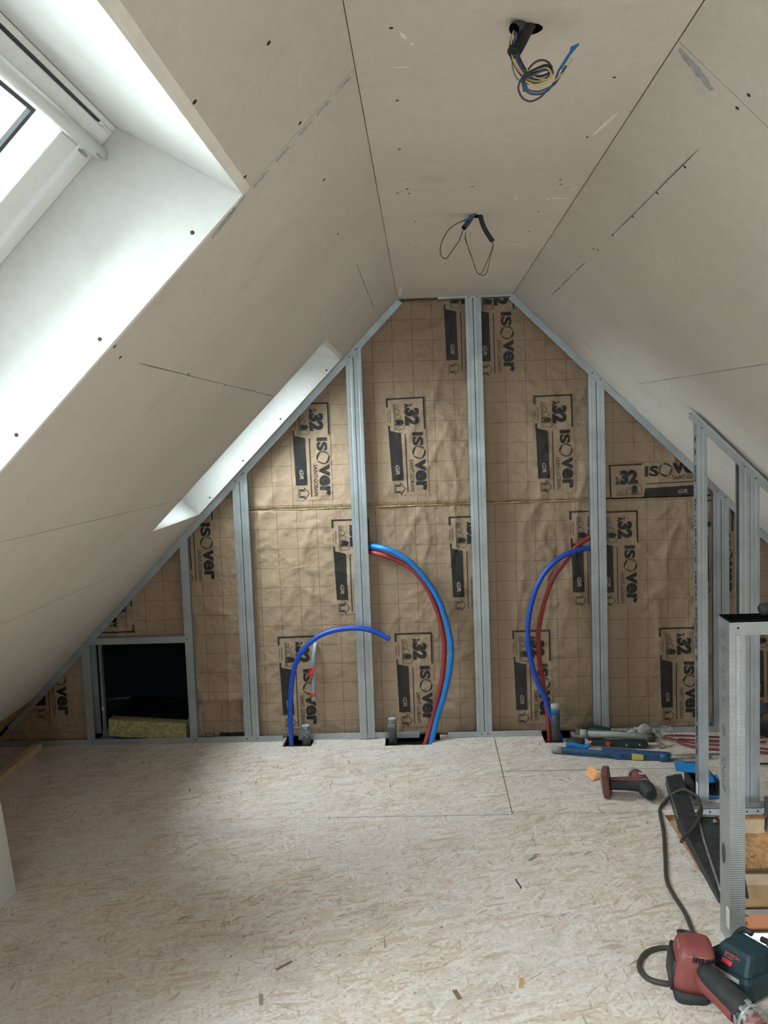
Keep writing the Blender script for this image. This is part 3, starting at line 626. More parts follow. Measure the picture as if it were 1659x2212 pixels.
put_label(L1, -.781, .541, clip=JL); put_label(L1, -.174, .542, clip=JL); put_label(L1, .429, .541, clip=JL); put_label(L2, 1.170, .535, clip=JL); put_label(L2, 1.626, .580, clip=JL); put_label(L2, 1.353, 1.181, clip=JL+[((0, 0, ZJ-.01), (0, 0, 1))])
put_label(LF, -2.094, .622, clip=JL+[((0, 0, .595), (0, 0, 1))]); put_label(LH, -1.53, .582, math.pi, clip=[((-1.82, 0, 0), (-1, 0, 0))])
LT.free()
def inkbar(par, x0, z0, x1, z1, lift=0., mat=INK):
    n = max(2, int(max(x1-x0, z1-z0)/.012)); m = M(); hor = (x1-x0) > (z1-z0)
    for i in range(n):
        a, b = (x0+(x1-x0)*i/n, x0+(x1-x0)*(i+1)/n) if hor else (x0, x1); c, d = (z0, z1) if hor else (z0+(z1-z0)*i/n, z0+(z1-z0)*(i+1)/n)
        m.poly([(p, PY-hs(p, q)-lift-.0030, q) for p, q in ((a, c), (b, c), (b, d), (a, d))])
    return m.build('printed_label', mat, par)
inkbar(L1, -.902, .955, -.893, 1.12); inkbar(L0b, -1.115, .012, -.945, .033, -.012); inkbar(L0b, -1.185, .028, -1.142, .031, -.012); inkbar(L0b, -1.187, .012, -1.183, .03, -.012); inkbar(L0b, -1.144, .012, -1.140, .03, -.012)

# ------------------------------------------------------------------ galvanised studs and tracks
def channel(par, cx, sgn, y0, dep, fl, z0, ztop, name='channel', mat=GA, groove=True):
    """C section: web at cx, flanges of width fl towards sgn, front face at y0, depth dep; ztop(x) gives the cut at the head"""
    prof = [(cx+sgn*fl, y0+.007), (cx+sgn*fl, y0)]
    if groove: prof += [(cx+sgn*fl*.62, y0), (cx+sgn*fl*.57, y0+.0006), (cx+sgn*fl*.42, y0+.0006), (cx+sgn*fl*.37, y0)]
    prof += [(cx, y0), (cx, y0+dep), (cx+sgn*fl, y0+dep), (cx+sgn*fl, y0+dep-.007)]
    m = M(); n = len(prof); vs = [(x, y, z0) for x, y in prof]+[(x, y, ztop(x)) for x, y in prof]
    m.add(vs, [(i, i+1, n+i+1, n+i) for i in range(n-1)]); return m.build(name, mat, par, solid=.0012)
Lz = lambda x, off=.004: H-(XA-x)-off*1.414 if x < XA else H-off
Rz = lambda x, off=.004: H-(x-XB)-off*1.414 if x > XB else H-off
zt = lambda x: min(Lz(x), Rz(x))
def zcap(x): return min(zt(x), H-.006)
studs = [(-.930, 'steel stud pair between the bluish-lit left bay and the first wide bay, nearest the hatch', 'first'), (-.3295, '', ''), (.272, '', ''), (.866, '', ''), (1.471, '', '')]
SL = ['doubled steel stud nearest the floor hatch, meeting the left slope', 'doubled steel stud left of the red and bright blue hoses, crossed by the arc hose', 'tallest doubled steel stud, running from floor to flat ceiling',
      'doubled steel stud with its foot behind the tool pile, right of the tallest stud', 'doubled steel stud at the far right of the gable, seen through the bare partition frame']
def head_screws(par, pts, y=D, r=.0035):
    for x, z in pts: screw(par, (x, y, z), (0, 1, 0), r)
for (cx, _, _), lab in zip(studs, SL):
    t = thing('metal_stud', (cx, D, 0), lab, 'stud', 'doubled studs of the gable wall')
    channel(t, cx-.0021, -1, D+.0015, .036, .0358, .004, zcap); channel(t, cx+.0021, 1, D+.0015, .036, .0365, .004, zcap)
# sloping and flat head tracks, floor track
def slope_track(side, s0, s1, lab):
    SF, N_ = (LS, LN) if side < 0 else (RS, RN); m = M()
    a, b = SF(0, s0), SF(0, s1)
    t = thing('metal_track', (a.x, D, a.z), lab, 'track')
    for d0, d1, ya, yb in ((-.034, -.0015, D-.0012, D), (-.0027, -.0015, D, D+.04)):
        m.prism([Vector((p.x, ya, p.z))+N_*d for p, d in ((a, d0), (b, d0), (b, d1), (a, d1))], (0, yb-ya, 0))
    m.build('channel', GA, t); return t
tl = slope_track(-1, .0, 2.12, 'steel track screwed along the foot of the left slope, above the insulation paper')
tr_ = slope_track(1, .0, 2.17, 'steel track along the right slope, from ceiling down behind the partition frame')
for cx, sd in ((-.930, -1), (-.3295, -1)):
    z = H-(XA-cx); head_screws(tl, [(cx-.02, z-.045), (cx+.014, z-.012), (cx+.022, z-.006)], D-.0012)
for cx in (.866, 1.471):
    z = H-(cx-XB); head_screws(tr_, [(cx-.018, z-.004), (cx+.02, z-.036)], D-.0012)
tc = thing('metal_track', (.2, D, H), 'short steel head track under the flat ceiling, above the tallest stud', 'track')
m = M(); m.box((.10, D-.0012, H-.012), (.462, D, H-.0005)); m.box((XA, D, H-.002), (.462, D+.04, H-.0005)); m.build('channel', GA, tc); head_screws(tc, [(.252, H-.006), (.292, H-.006)], D-.0012, .003)
def floor_track(x0, x1, lab, y=D, h=.031, sc=()):
    t = thing('metal_track', (x0, y, 0), lab, 'track', 'floor track of the gable wall')
    m = M(); m.box((x0, y-.0012, .0005), (x1, y, h)); m.box((x0, y, .0005), (x1, y+.045, .0018)); m.build('channel', GA, t)
    head_screws(t, [(x, .018) for x in sc], y-.0012, .0032); return t
floor_track(-2.35, -.768, 'long steel floor track under the hatch and the left bays, ending at the arc hose', sc=(-1.225, -.955, -.905, -1.77))
floor_track(-.690, -.062, 'short steel floor track between the two left waste pipes', D+.012, .034, (-.345, -.312))
floor_track(.085, .562, 'steel floor track under the tallest stud, ending at the right waste pipe', sc=(.258, .29))
floor_track(.735, 2.3, 'steel floor track behind the tool pile, running off to the right', D+.006)

# hatch frame
hf = thing('hatch_frame', (HX0, D, 0), 'steel frame round the dark service hatch low in the left corner', 'hatch')
channel(hf, HX0-.040, 1, D-.0015, .10, .040, .030, lambda x: min(zt(x)-.02, .60), 'jamb', GA, False)
channel(hf, HX1, 1, D-.0015, .036, .040, .030, lambda x: zt(x)-.03, 'jamb', GA, False)
m = M(); m.box((HX0-.045, D-.004, HZ1), (HX1+.041, D-.0025, HZ1+.034)); m.box((HX0, D-.0025, HZ1+.033), (HX1, D+.05, HZ1+.034)); hd = m.build('header', GA, hf); head_screws(hf, [(HX1+.012, HZ1+.018), (HX0-.02, HZ1+.012)], D-.004)
m = M(); m.box((HX0+.030, D+.075, .03), (HX0+.032, D+.10, HZ1)); m.box((HX0+.008, D+.10, .03), (HX0+.032, D+.1015, HZ1)); m.build('rear_flange', GB, hf)
m = M(); m.box((HX0, D, .012), (HX1, D+.11, .0135)); m.box((HX0, D+.109, .012), (HX1, D+.11, .05)); m.build('sill', GB, hf)
m = M(); m.tube([(HX0+.018, D+.0985, .165), (HX0+.018, D+.0975, .165)], .011, 14); m.build('service_hole', LABW, hf)
bt = thing('ceiling_batten', (HX0, 5.2, .17), 'faint metal rail lying deep inside the dark hatch', 'rail')
m = M(); m.prism([(-2.1, 5.0, .070), (-1.70, 5.0, .100), (-1.70, 5.0, .108), (-2.1, 5.0, .084)], (0, .01, 0)); m.build('channel', GALI, bt)
bt.name = 'metal_rail'
# wool slab lying in the hatch
sl = thing('insulation_slab', (-1.50, 4.56, .03), 'yellow wool offcut with dark facing, lying in the hatch opening', 'insulation')
def wool_slab(a, b, y0, y1, th, mat, name, dz=0.):
    bm = bmesh.new(); n = 26; k = 10; rows = []
    for i in range(n+1):
        t = i/n; x = a[0]+(b[0]-a[0])*t; zb = a[1]+(b[1]-a[1])*t; yy = y0-.05*t; ring = []
        for j in range(k*2):
            # rectangular cross section, front then top
            if j < k//2: y, z = yy, zb+th*j/(k//2)
            elif j < k+k//2: y, z = yy+(y1-y0)*(j-k//2)/k, zb+th
            else: y, z = yy+(y1-y0)*(1-(j-k-k//2)/(k//2)), zb
            d = noise.noise(Vector((x*30, y*40, z*60)))*.007+noise.noise(Vector((x*110, y*110, z*150)))*.004
            ring.append(bm.verts.new((x+d, y-abs(d)*.8, max(.0142 if dz == 0 else -9, z+d*.6+dz))))
        rows.append(ring)
    for i in range(n):
        for j in range(k*2): bm.faces.new((rows[i][j], rows[i][(j+1) % (k*2)], rows[i+1][(j+1) % (k*2)], rows[i+1][j]))
    bm.faces.new(rows[0]); bm.faces.new(rows[-1][::-1]); bmesh.ops.recalc_face_normals(bm, faces=bm.faces)
    off = wl(sl)
    for v in bm.verts: v.co -= off
    me = bpy.data.meshes.new(name); bm.to_mesh(me); bm.free(); me.materials.append(mat); o = bpy.data.objects.new(name, me); COL.objects.link(o); o.parent = sl; return o
wool_slab((-1.70, .030), (-1.275, .0145), 4.545, 4.95, .088, WOOL, 'wool')
m = M(); m.prism([(-1.70, 4.60, .1235), (-1.285, 4.55, .108), (-1.285, 4.9, .110), (-1.70, 4.95, .127)], (0, 0, .0015)); m.build('paper_facing', BLACKP, sl)

# ------------------------------------------------------------------ water hoses, conduits, waste pipes
def hose(name, pts, r, mat, label, cat, ribs=.06, step=.0042, group=None):
    m = M(); m.tube(pts, r, 12, 0, ribs, step); return m.build(name, mat, None, label=label, cat=cat, group=group)
hose('hose', [(-.716, 4.43, -.05), (-.716, 4.43, .0), (-.716, 4.43, .047), (-.716, 4.435, .167), (-.705, 4.45, .307), (-.676, 4.45, .427), (-.625, 4.45, .502), (-.552, 4.45, .558), (-.468, 4.45, .586), (-.374, 4.45, .593), (-.303, 4.45, .584), (-.246, 4.45, .562), (-.195, 4.45, .532)], .0128, BLUED, 'dark blue corrugated hose bent in a low arc across a stud, its end free', 'hose')
hose('hose', [(-.306, 4.530, 1.003), (-.282, 4.522, 1.002), (-.208, 4.475, .992), (-.139, 4.465, .963), (-.07, 4.46, .912), (-.003, 4.46, .83), (.052, 4.46, .738), (.089, 4.46, .631), (.109, 4.46, .536), (.114, 4.46, .452), (.099, 4.46, .345), (.072, 4.46, .238), (.033, 4.46, .118), (-.007, 4.43, -.021), (-.012, 4.43, -.05)], .0140, BLUEH, 'bright blue corrugated hose bowing from stud to floor in the middle bay', 'hose')
hose('hose', [(-.308, 4.530, .974), (-.282, 4.522, .971), (-.21, 4.492, .955), (-.14, 4.49, .925), (-.083, 4.485, .89), (-.038, 4.485, .843), (.007, 4.485, .771), (.046, 4.485, .675), (.071, 4.485, .567), (.08, 4.485, .471), (.069, 4.485, .351), (.044, 4.485, .231), (.01, 4.485, .11), (-.035, 4.435, -.017), (-.04, 4.43, -.05)], .0126, REDH, 'red corrugated hose beside the bright blue one in the middle bay', 'hose')
hose('hose', [(.850, 4.520, .960), (.820, 4.505, .959), (.743, 4.475, .949), (.658, 4.46, .913), (.587, 4.46, .841), (.539, 4.46, .748), (.509, 4.46, .632), (.5, 4.46, .525), (.511, 4.46, .418), (.541, 4.46, .298), (.584, 4.455, .193), (.617, 4.455, .084), (.663, 4.455, -.02), (.67, 4.46, -.05)], .0128, BLUED, 'dark blue corrugated hose bowing left from the stud beside the right waste pipe', 'hose')
hose('hose', [(.860, 4.535, 1.022), (.836, 4.525, 1.013), (.759, 4.505, .969), (.696, 4.49, .892), (.637, 4.49, .811), (.591, 4.49, .694), (.563, 4.49, .576), (.556, 4.49, .481), (.561, 4.49, .385), (.573, 4.49, .289), (.589, 4.49, .168), (.598, 4.475, .045), (.600, 4.47, -.018), (.602, 4.47, -.05)], .0118, REDH, 'red corrugated hose behind the dark blue one in the right bay', 'hose')
gc = thing('conduit', (-.59, 4.52, .21), 'thin grey conduit hanging from the paper with red tape round it', 'conduit')
m = M(); m.tube([(-.584, 4.545, .497), (-.586, 4.522, .487), (-.592, 4.506, .434), (-.597, 4.502, .363), (-.601, 4.501, .266), (-.603, 4.500, .21)], .0108, 12, 0, .09, .0036); m.build('sleeve', CONDG, gc)
m = M()
for i in range(7): m.obox((-.602+random.uniform(-.009, .009), 4.490+random.uniform(-.004, .004), .352+i*.006-.012), (.022, .012, .012), rot(random.uniform(-.6, .6), random.uniform(-.8, .8), random.uniform(-.5, .5)))
m.build('tape_knot', REDT, gc, bevel=.003)
m = M(); m.rod((-.602, 4.5005, .232), (-.6027, 4.5005, .254), .0125, 14); m.build('tape_band', REDT, gc)
m = M(); m.tube([(-.607, 4.505, .212), (-.611, 4.502, .205), (-.610, 4.5, .196)], .0018, 6, 1); m.tube([(-.599, 4.505, .212), (-.594, 4.502, .208), (-.597, 4.5, .203)], .002, 6); m.build('wire_tail', [TGREY, REDT], gc)
def pipe(x, y, z, r, lab, cap):
    t = thing('waste_pipe', (x, y, -.055), lab, 'pipe')
    M().tube([(x, y, -.056), (x, y, z-.003)], r, 20).build('pipe', PIPEG, t)
    if cap == 'film':
        m = M(); n = 18; R = []
        for k, (dz, q) in enumerate(((-.046, 1.14), (-.034, 1.09), (-.015, 1.05), (.0, 1.05), (.004, .9), (.005, .3))):
            R.append([(x+r*q*math.cos(2*math.pi*i/n)*(1+.05*math.sin(i*5+k)), y+r*q*math.sin(2*math.pi*i/n)*(1+.05*math.sin(i*3+k)), z+dz+(random.uniform(-.022, .006) if k == 0 else 0)) for i in range(n)])
        m.loft(R, 0, True, False).build('plastic_film', FILM, t); M().tube([(x, y, z-.002), (x, y, z+.001)], r*.96, 18).build('end_disc', CONDG, t)
    else:
        M().tube([(x, y, z-.045), (x, y, z-.018)], r*1.05, 18).build('tape_band', BTAPE, t); m = M(); n = 16
        m.loft([[(x+r*q*math.cos(2*math.pi*i/n), y+r*q*math.sin(2*math.pi*i/n), z+dz+(random.uniform(-.004, .004) if q > .5 else 0)) for i in range(n)] for dz, q in ((-.02, 1.09), (-.004, 1.1), (.004, .9), (.002, .3))], 0, True, True).build('plastic_film', CLOTH, t)
    return t
pipe(-.640, 4.44, .098, .0210, 'shortest grey waste pipe, wrapped in clear film, right of the dark blue arc hose', 'film')
pipe(-.197, 4.44, .125, .0205, 'grey waste pipe capped with clear film, left of the red and blue hoses', 'film')
pipe(.624, 4.415, .185, .0215, 'tallest grey waste pipe with blue tape round its top, at the tool pile', 'tape')

# ------------------------------------------------------------------ cable bundles hanging from the ceiling
c1 = thing('cable_bundle', (.19, 1.56, H), 'nearer bundle of coiled electric wires hanging from its ceiling hole', 'cable')
def wire(par, pts, r, mat, name='wire', step=.004, jit=0.):
    m = M(); m.tube(pts, r, 7, 0, 0, step); return m.build(name, mat, par)
def hole(par, x, y, rx, ry, name='hole'):
    m = M(); n = 20; ring = [(x+rx*math.cos(2*math.pi*i/n)*(1+.06*math.sin(3*i)), y+ry*math.sin(2*math.pi*i/n), H-.0007) for i in range(n)]; m.prism(ring, (0, 0, .0004)); return m.build(name, VOID, par)
hole(ceil, .200, 1.575, .024, .022); hole(ceil, .190, 2.87, .020, .020)
m = M(); m.tube([(.203, 1.578, 2.262), (.193, 1.565, 2.240), (.183, 1.55, 2.226), (.172, 1.535, 2.214)], .0098, 14, 0, .05, .003, False); m.tube([(.173, 1.5355, 2.215), (.17, 1.534, 2.2135)], .0082, 12, 1); m.build('conduit', [PIPEG, VOID], c1)
m = M(); m.tube([(.212, 1.575, 2.262), (.205, 1.567, 2.242), (.196, 1.56, 2.226), (.184, 1.55, 2.202), (.170, 1.54, 2.177)], .0108, 14, 0, .10, .003, True); m.build('conduit', BLACKP, c1)
def zig(pts, y0, amp, n):   # gives each flat loop its own real depth
    k = len(pts); return [(x, y0+amp*math.sin(i/(k-1)*math.pi*2*n), z) for i, (x, z) in enumerate(pts)]
Y_ = [(.173, 2.215), (.168, 2.199), (.168, 2.181), (.174, 2.161), (.186, 2.145), (.199, 2.134), (.214, 2.13), (.225, 2.131), (.229, 2.137), (.223, 2.145), (.21, 2.144), (.191, 2.137), (.184, 2.13), (.187, 2.121), (.201, 2.115), (.214, 2.116), (.231, 2.123), (.244, 2.135), (.256, 2.149), (.266, 2.162)]
B_ = [(.175, 2.208), (.171, 2.192), (.173, 2.177), (.181, 2.159), (.194, 2.143), (.207, 2.135), (.221, 2.134), (.231, 2.141), (.227, 2.148), (.213, 2.146), (.196, 2.14), (.185, 2.134), (.182, 2.126), (.184, 2.116), (.196, 2.109), (.213, 2.11), (.225, 2.116), (.237, 2.13), (.245, 2.149), (.256, 2.161), (.265, 2.177), (.276, 2.182)]
N_w = [(.171, 2.213), (.166, 2.193), (.168, 2.176), (.177, 2.158), (.187, 2.144), (.202, 2.134), (.218, 2.132), (.23, 2.139), (.228, 2.154), (.216, 2.16), (.203, 2.157), (.191, 2.146), (.182, 2.136), (.178, 2.125), (.184, 2.112), (.197, 2.105), (.213, 2.109), (.227, 2.12), (.242, 2.131)]
B2_ = [(.176, 2.172), (.178, 2.161), (.189, 2.144), (.202, 2.135), (.218, 2.134), (.229, 2.138), (.23, 2.144), (.218, 2.143), (.202, 2.136), (.188, 2.129), (.184, 2.122), (.19, 2.111), (.206, 2.108), (.223, 2.114), (.236, 2.123), (.248, 2.141), (.256, 2.153)]
G_ = [(.17, 2.176), (.17, 2.164), (.176, 2.147), (.187, 2.136), (.201, 2.131), (.217, 2.131), (.228, 2.136), (.226, 2.142), (.21, 2.141)]
wire(c1, zig(Y_, 1.533, .012, 1.5), .0014, WY); wire(c1, zig(B_, 1.530, .014, 1.5), .0017, WBL); wire(c1, zig(N_w, 1.540, .013, 1.5), .0017, WBR); wire(c1, zig(B2_, 1.527, .012, 1.2), .0018, WBL); wire(c1, zig([(a+.002, b-.0015) for a, b in B_[:14]], 1.535, .012, 1.), .0018, WBR); wire(c1, zig([(a-.001, b+.003) for a, b in B2_[1:12]], 1.52, .012, 1.), .002, BLACKP); wire(c1, zig(G_, 1.548, .01, 1.), .0012, WGN); wire(c1, zig([(a+.003, b+.001) for a, b in Y_[4:18]], 1.524, .008, 1.), .0012, WY)
m = M(); m.prism([(.243, 1.527, 2.147), (.247, 1.527, 2.144), (.262, 1.527, 2.166), (.2755, 1.527, 2.181), (.277, 1.527, 2.1845), (.262, 1.527, 2.179), (.2605, 1.527, 2.172), (.254, 1.527, 2.163)], (0, .004, 0)); m.build('blue_tape', BTAPE, c1, bevel=.001)
c2 = thing('cable_bundle', (.19, 2.86, H), 'farther pair of black conduits with thin wire loops, hanging from ceiling near the gable', 'cable')
m = M(); m.tube([(.186, 2.862, 2.25), (.179, 2.858, 2.232), (.166, 2.85, 2.21), (.150, 2.84, 2.189)], .0078, 12, 0, .05, .003, False); m.tube([(.1505, 2.8405, 2.190), (.1495, 2.8398, 2.1885)], .0062, 12, 1); m.build('conduit', [PIPEG, VOID], c2)
m = M(); m.tube([(.198, 2.862, 2.25), (.202, 2.86, 2.234), (.208, 2.86, 2.208), (.22, 2.865, 2.182), (.241, 2.87, 2.15)], .0074, 12, 0, .09, .003); m.build('conduit', BLACKP, c2)
wire(c2, [(.192, 2.835, 2.233), (.172, 2.832, 2.219), (.15, 2.825, 2.209), (.125, 2.82, 2.198), (.102, 2.815, 2.18), (.086, 2.81, 2.156), (.076, 2.81, 2.13), (.076, 2.812, 2.106), (.086, 2.815, 2.095), (.096, 2.82, 2.098), (.106, 2.825, 2.112), (.12, 2.83, 2.131), (.134, 2.835, 2.15), (.142, 2.84, 2.17), (.148, 2.84, 2.186)], .0015, WBR)
wire(c2, [(.148, 2.833, 2.205), (.122, 2.823, 2.194), (.098, 2.818, 2.174), (.081, 2.815, 2.146), (.0735, 2.815, 2.12), (.079, 2.817, 2.098)], .0011, WY)
m = M(); m.tube([(.193, 2.842, 2.235), (.177, 2.834, 2.221), (.162, 2.828, 2.213), (.149, 2.826, 2.207)], .0034, 8, 0, 0, .004); m.build('blue_tape', BTAPE, c2)
wire(c2, [(.241, 2.87, 2.149), (.24, 2.872, 2.135), (.232, 2.874, 2.114), (.219, 2.876, 2.086), (.208, 2.876, 2.063), (.198, 2.874, 2.053), (.189, 2.87, 2.059), (.181, 2.868, 2.08), (.171, 2.866, 2.114), (.16, 2.864, 2.143), (.152, 2.862, 2.169)], .0011, WBR)
wire(c2, [(.242, 2.875, 2.15), (.241, 2.876, 2.131), (.232, 2.878, 2.104), (.226, 2.88, 2.076), (.218, 2.88, 2.055), (.207, 2.878, 2.05), (.195, 2.876, 2.054), (.185, 2.874, 2.069), (.176, 2.872, 2.099), (.166, 2.87, 2.126), (.157, 2.868, 2.162), (.157, 2.866, 2.182)], .0011, WBR)
wire(c2, [(.242, 2.880, 2.148), (.241, 2.882, 2.131), (.234, 2.884, 2.106), (.228, 2.885, 2.08), (.217, 2.885, 2.056), (.204, 2.884, 2.051), (.189, 2.88, 2.063), (.183, 2.88, 2.088), (.178, 2.88, 2.117), (.171, 2.88, 2.148), (.171, 2.88, 2.168), (.173, 2.88, 2.183)], .0008, WY)

# ------------------------------------------------------------------ bare partition frame at the stairwell
PYF = 3.60
pf = thing('partition_frame', (1.086, PYF, 0), 'tall bare steel partition frame at the far edge of the stairwell, following the right slope', 'frame')
hz = lambda x: H-(x-XB)-.03
st1 = channel(pf, 1.086, 1, PYF, .046, .039, .004, hz, 'stud'); st2 = channel(pf, 1.2905, -1, PYF, .046, .040, .004, hz, 'stud'); st3 = channel(pf, 1.293, 1, PYF, .046, .037, .004, hz, 'stud'); channel(pf, 1.72, -1, PYF, .046, .037, .004, hz, 'stud')
m = M()
for d0, d1, ya, yb in ((-.044, -.018, PYF-.0015, PYF-.0003), (-.0195, -.018, PYF-.0003, PYF+.05)):
    m.prism([Vector((p.x, ya, p.z))+RN*d for p, d in ((RS(0, .612), d0), (RS(0, 1.4), d0), (RS(0, 1.4), d1), (RS(0, .612), d1))], (0, yb-ya, 0))
m.build('sloping_rail', GA, pf)
m = M(); m.box((1.092, PYF-.0025, -.032+.033), (1.85, PYF-.001, .012)); m.box((1.092, PYF-.031, -.0005+.001), (1.85, PYF, .002)); m.box((1.092, PYF-.031, -.026), (1.331, PYF-.0296, .002)); m.build('floor_rail', GB, pf)
for x in (1.12, 1.268, 1.311): screw(pf, (x, PYF-.031, -.012), (0, 1, 0), .004)
for x, z in ((1.105, 1.545), (1.27, 1.385), (1.315, 1.338)): screw(pf, (x, PYF-.0015, z), (0, 1, 0), .003)
XW = 1.0848
def webtext(m, t, x, y_mid, z_top, length, hgt, bold=.0): flat_text(m, t, (0, -hgt/2, length, hgt/2), (x, y_mid, z_top), (0, 0, -1), (0, -1, 0), 0, bold)
for t, z, ln in (('48/35', 1.40, .07), ('EN 14195 A1', 1.26, .20), ('METAL STUD 0.6', .97, .32), ('INVERCAN 300D', .57, .22), ('MAG', .33, .07)):
    m = M(); webtext(m, t, XW, PYF+.023, z, ln, .020, .02); m.build('stamped_text', INK, st1)
for z in (1.50, 1.45, 1.016, .613, .222):
    m = M(); m.prism([(XW, PYF+.023+.007*math.cos(a*math.pi/6), z+.013*math.sin(a*math.pi/6)) for a in range(12)], (.0004, 0, 0)); m.build('service_hole', INK, st1)
m = M(); m.box((XW-.0004, PYF+.010, .035), (XW+.0002, PYF+.034, .092)); m.build('sticker', LABW, st1)

# low steel frame round the stairwell
FY, FX = 2.60, .8735
lf = thing('balustrade_frame', (FX, FY, 0), 'low steel post and rail frame standing at the stairwell edge in front', 'frame')
lp = channel(lf, FX, 1, FY, .088, .044, .002, lambda x: .982, 'post', GR_)
channel(lf, 1.72, -1, FY, .088, .044, .002, lambda x: .982, 'post', GR_)
m = M(); m.box((FX-.001, FY-.0025, .945), (1.80, FY-.001, .985)); m.box((FX-.001, FY-.0025, .983), (1.80, FY+.092, .985)); m.box((FX-.001, FY+.0905, .945), (1.80, FY+.092, .985)); m.build('top_rail', GB, lf)
M().box((FX+.001, FY-.001, .985), (1.80, FY+.091, .9885)).build('sealing_strip', FOAM, lf)
m = M(); m.box((FX-.001, FY-.0025, .0005), (.924, FY-.001, .03)); m.box((FX-.001, FY, .0005), (.924, FY+.09, .0017)); m.build('floor_rail', GB, lf)
screw(lf, (.898, FY-.0025, .966), (0, 1, 0), .0035); 
XP = FX-.0009; ym = FY+.050
for t_, z_, ln, hg, bo in (('CE', .957, .036, .036, .03), ('EN', .900, .034, .034, .02), ('14195', .848, .080, .034, .02), ('A1', .752, .034, .032, .02), ('KNAUF', .562, .104, .034, .03)):
    m = M(); webtext(m, t_, XP, ym, z_, ln, hg, bo); m.build('stamped_text', GALI, lp)
m = M()
for i in range(7): m.box((XP-.0002, ym-.017+i*.005, .622+abs(i-3)*.005), (XP+.0001, ym-.0145+i*.005, .668-abs(3-i)*.005))
m.build('stamped_emblem', GALI, lp)
m = M(); m.prism([(XP-.0002, ym+.004+.017*math.cos(a*math.pi/8), .262+.032*math.sin(a*math.pi/8)) for a in range(16)], (.0003, 0, 0)); m.build('service_hole', DARKM, lp)
m = M(); m.box((XP-.0004, ym-.045, .048), (XP+.0002, ym-.020, .108)); flat_text(m, '5901234', (0, -.005, .046, .005), (XP-.0008, ym-.032, .101), (0, 0, -1), (0, -1, 0), 1); m.build('sticker', [LABW, GALI], lp)

# ------------------------------------------------------------------ left edge: batten, leaning board, slope lining's raw edge
bt = thing('wooden_batten', (-2.03, 4.0, 0), 'raw wooden batten on the floor along the foot of the left slope', 'batten')
M().prism([(-2.02, 3.3, .0005), (-2.02, 4.44, .0005), (-2.02, 4.44, .034), (-2.02, 3.3, .034)], (-.045, 0, 0)).build('batten', WOOD, bt, bevel=.002)
bd = thing('plasterboard_offcut', (-1.485, 2.6, 0), 'pale plasterboard sheet leaning on the left slope at the picture edge', 'board')
M().prism([(-1.483, 2.977, .001), (-1.483, 1.5, .001), (-1.556, 1.5, .74), (-1.556, 2.977, .74)], (-.0125, 0, -.0012)).build('sheet', PBW, bd)
m = M(); slope_prism(m, LS, LN, [(1.7, SB+.001), (4.48, SB+.001), (4.48, SB+.10), (1.7, SB+.10)], .0, .014); m.build('edge_batten', WOODO, wall_l)
m = M(); m.add([LS(4.22, SB-.01, -.001), LS(4.36, SB-.01, -.001), LS(4.33, SB+.05, .008), LS(4.27, SB+.075, -.004)], [(0, 1, 2, 3)]); m.build('torn_paper', PBW, wall_l, solid=.001)

# ------------------------------------------------------------------ pile of hand tools by the gable
GT = 'hand tools in the pile by the right waste pipe'
def pile(name, loc, label, cat='tool'): return thing(name, loc, label, cat, GT)
t = pile('long_handled_tool', (.58, 4.247, 0), 'long blue tool with yellow sticker, lying in front of the tool pile')
m = M(); m.tube([(.585, 4.240, .020), (.63, 4.225, .020), (.80, 4.170, .021), (.90, 4.142, .019)], lambda k: .0155-.002*k, 12); m.build('handle', TBLUE, t)
M().tube([(.578, 4.242, .020), (.625, 4.227, .020)], .0166, 12).build('end_cap', GREYP, t)
m = M(); m.prism([(.86, 4.135, .002), (1.12, 4.10, .002), (1.12, 4.10, .024), (1.09, 4.104, .030), (.90, 4.13, .038), (.80, 4.155, .040)], (.008, .05, 0)); m.build('body', TBLUE, t, bevel=.004)
M().prism([(.935, 4.1235, .004), (.985, 4.1165, .004), (.985, 4.1165, .030), (.935, 4.1235, .034)], (0, -.001, 0)).build('sticker', YEL, t)
m = M(); m.tube([(1.06, 4.110, .018), (1.10, 4.104, .018)], .019, 12); m.build('collar', TBLUE, t)
m = M(); m.tube([(1.09, 4.106, .018), (1.30, 4.12, .015)], .009, 10, 0); m.tube([(1.06, 4.130, .022), (1.37, 4.14, .016)], .006, 8); m.build('rods', WORN, t)
t = pile('blue_handle_tool', (.65, 4.29, 0), 'short bright blue handle lying behind the long blue tool')
m = M(); m.prism([(.645, 4.262, .010), (.755, 4.25, .006), (.76, 4.25, .034), (.735, 4.252, .026), (.69, 4.257, .036), (.65, 4.262, .038)], (.006, .03, 0)); m.build('handle', BOXB, t, bevel=.005)
M().prism([(.755, 4.262, .014), (.98, 4.235, .012), (.98, 4.235, .016), (.755, 4.262, .026)], (0, .003, 0)).build('blade', WORN, t)
t = pile('claw_hammer', (.74, 4.34, .05), 'grey-handled hammer lying on the tool pile, head to the right')
m = M(); m.tube([(.733, 4.347, .056), (.765, 4.342, .057)], .0225, 14); m.tube([(.76, 4.342, .057), (.92, 4.322, .055), (1.07, 4.295, .048)], .0165, 14); m.build('handle', TGREY, t)
m = M(); m.tube([(1.055, 4.298, .048), (1.085, 4.292, .047)], .022, 12); m.build('ferrule', DARKM, t)
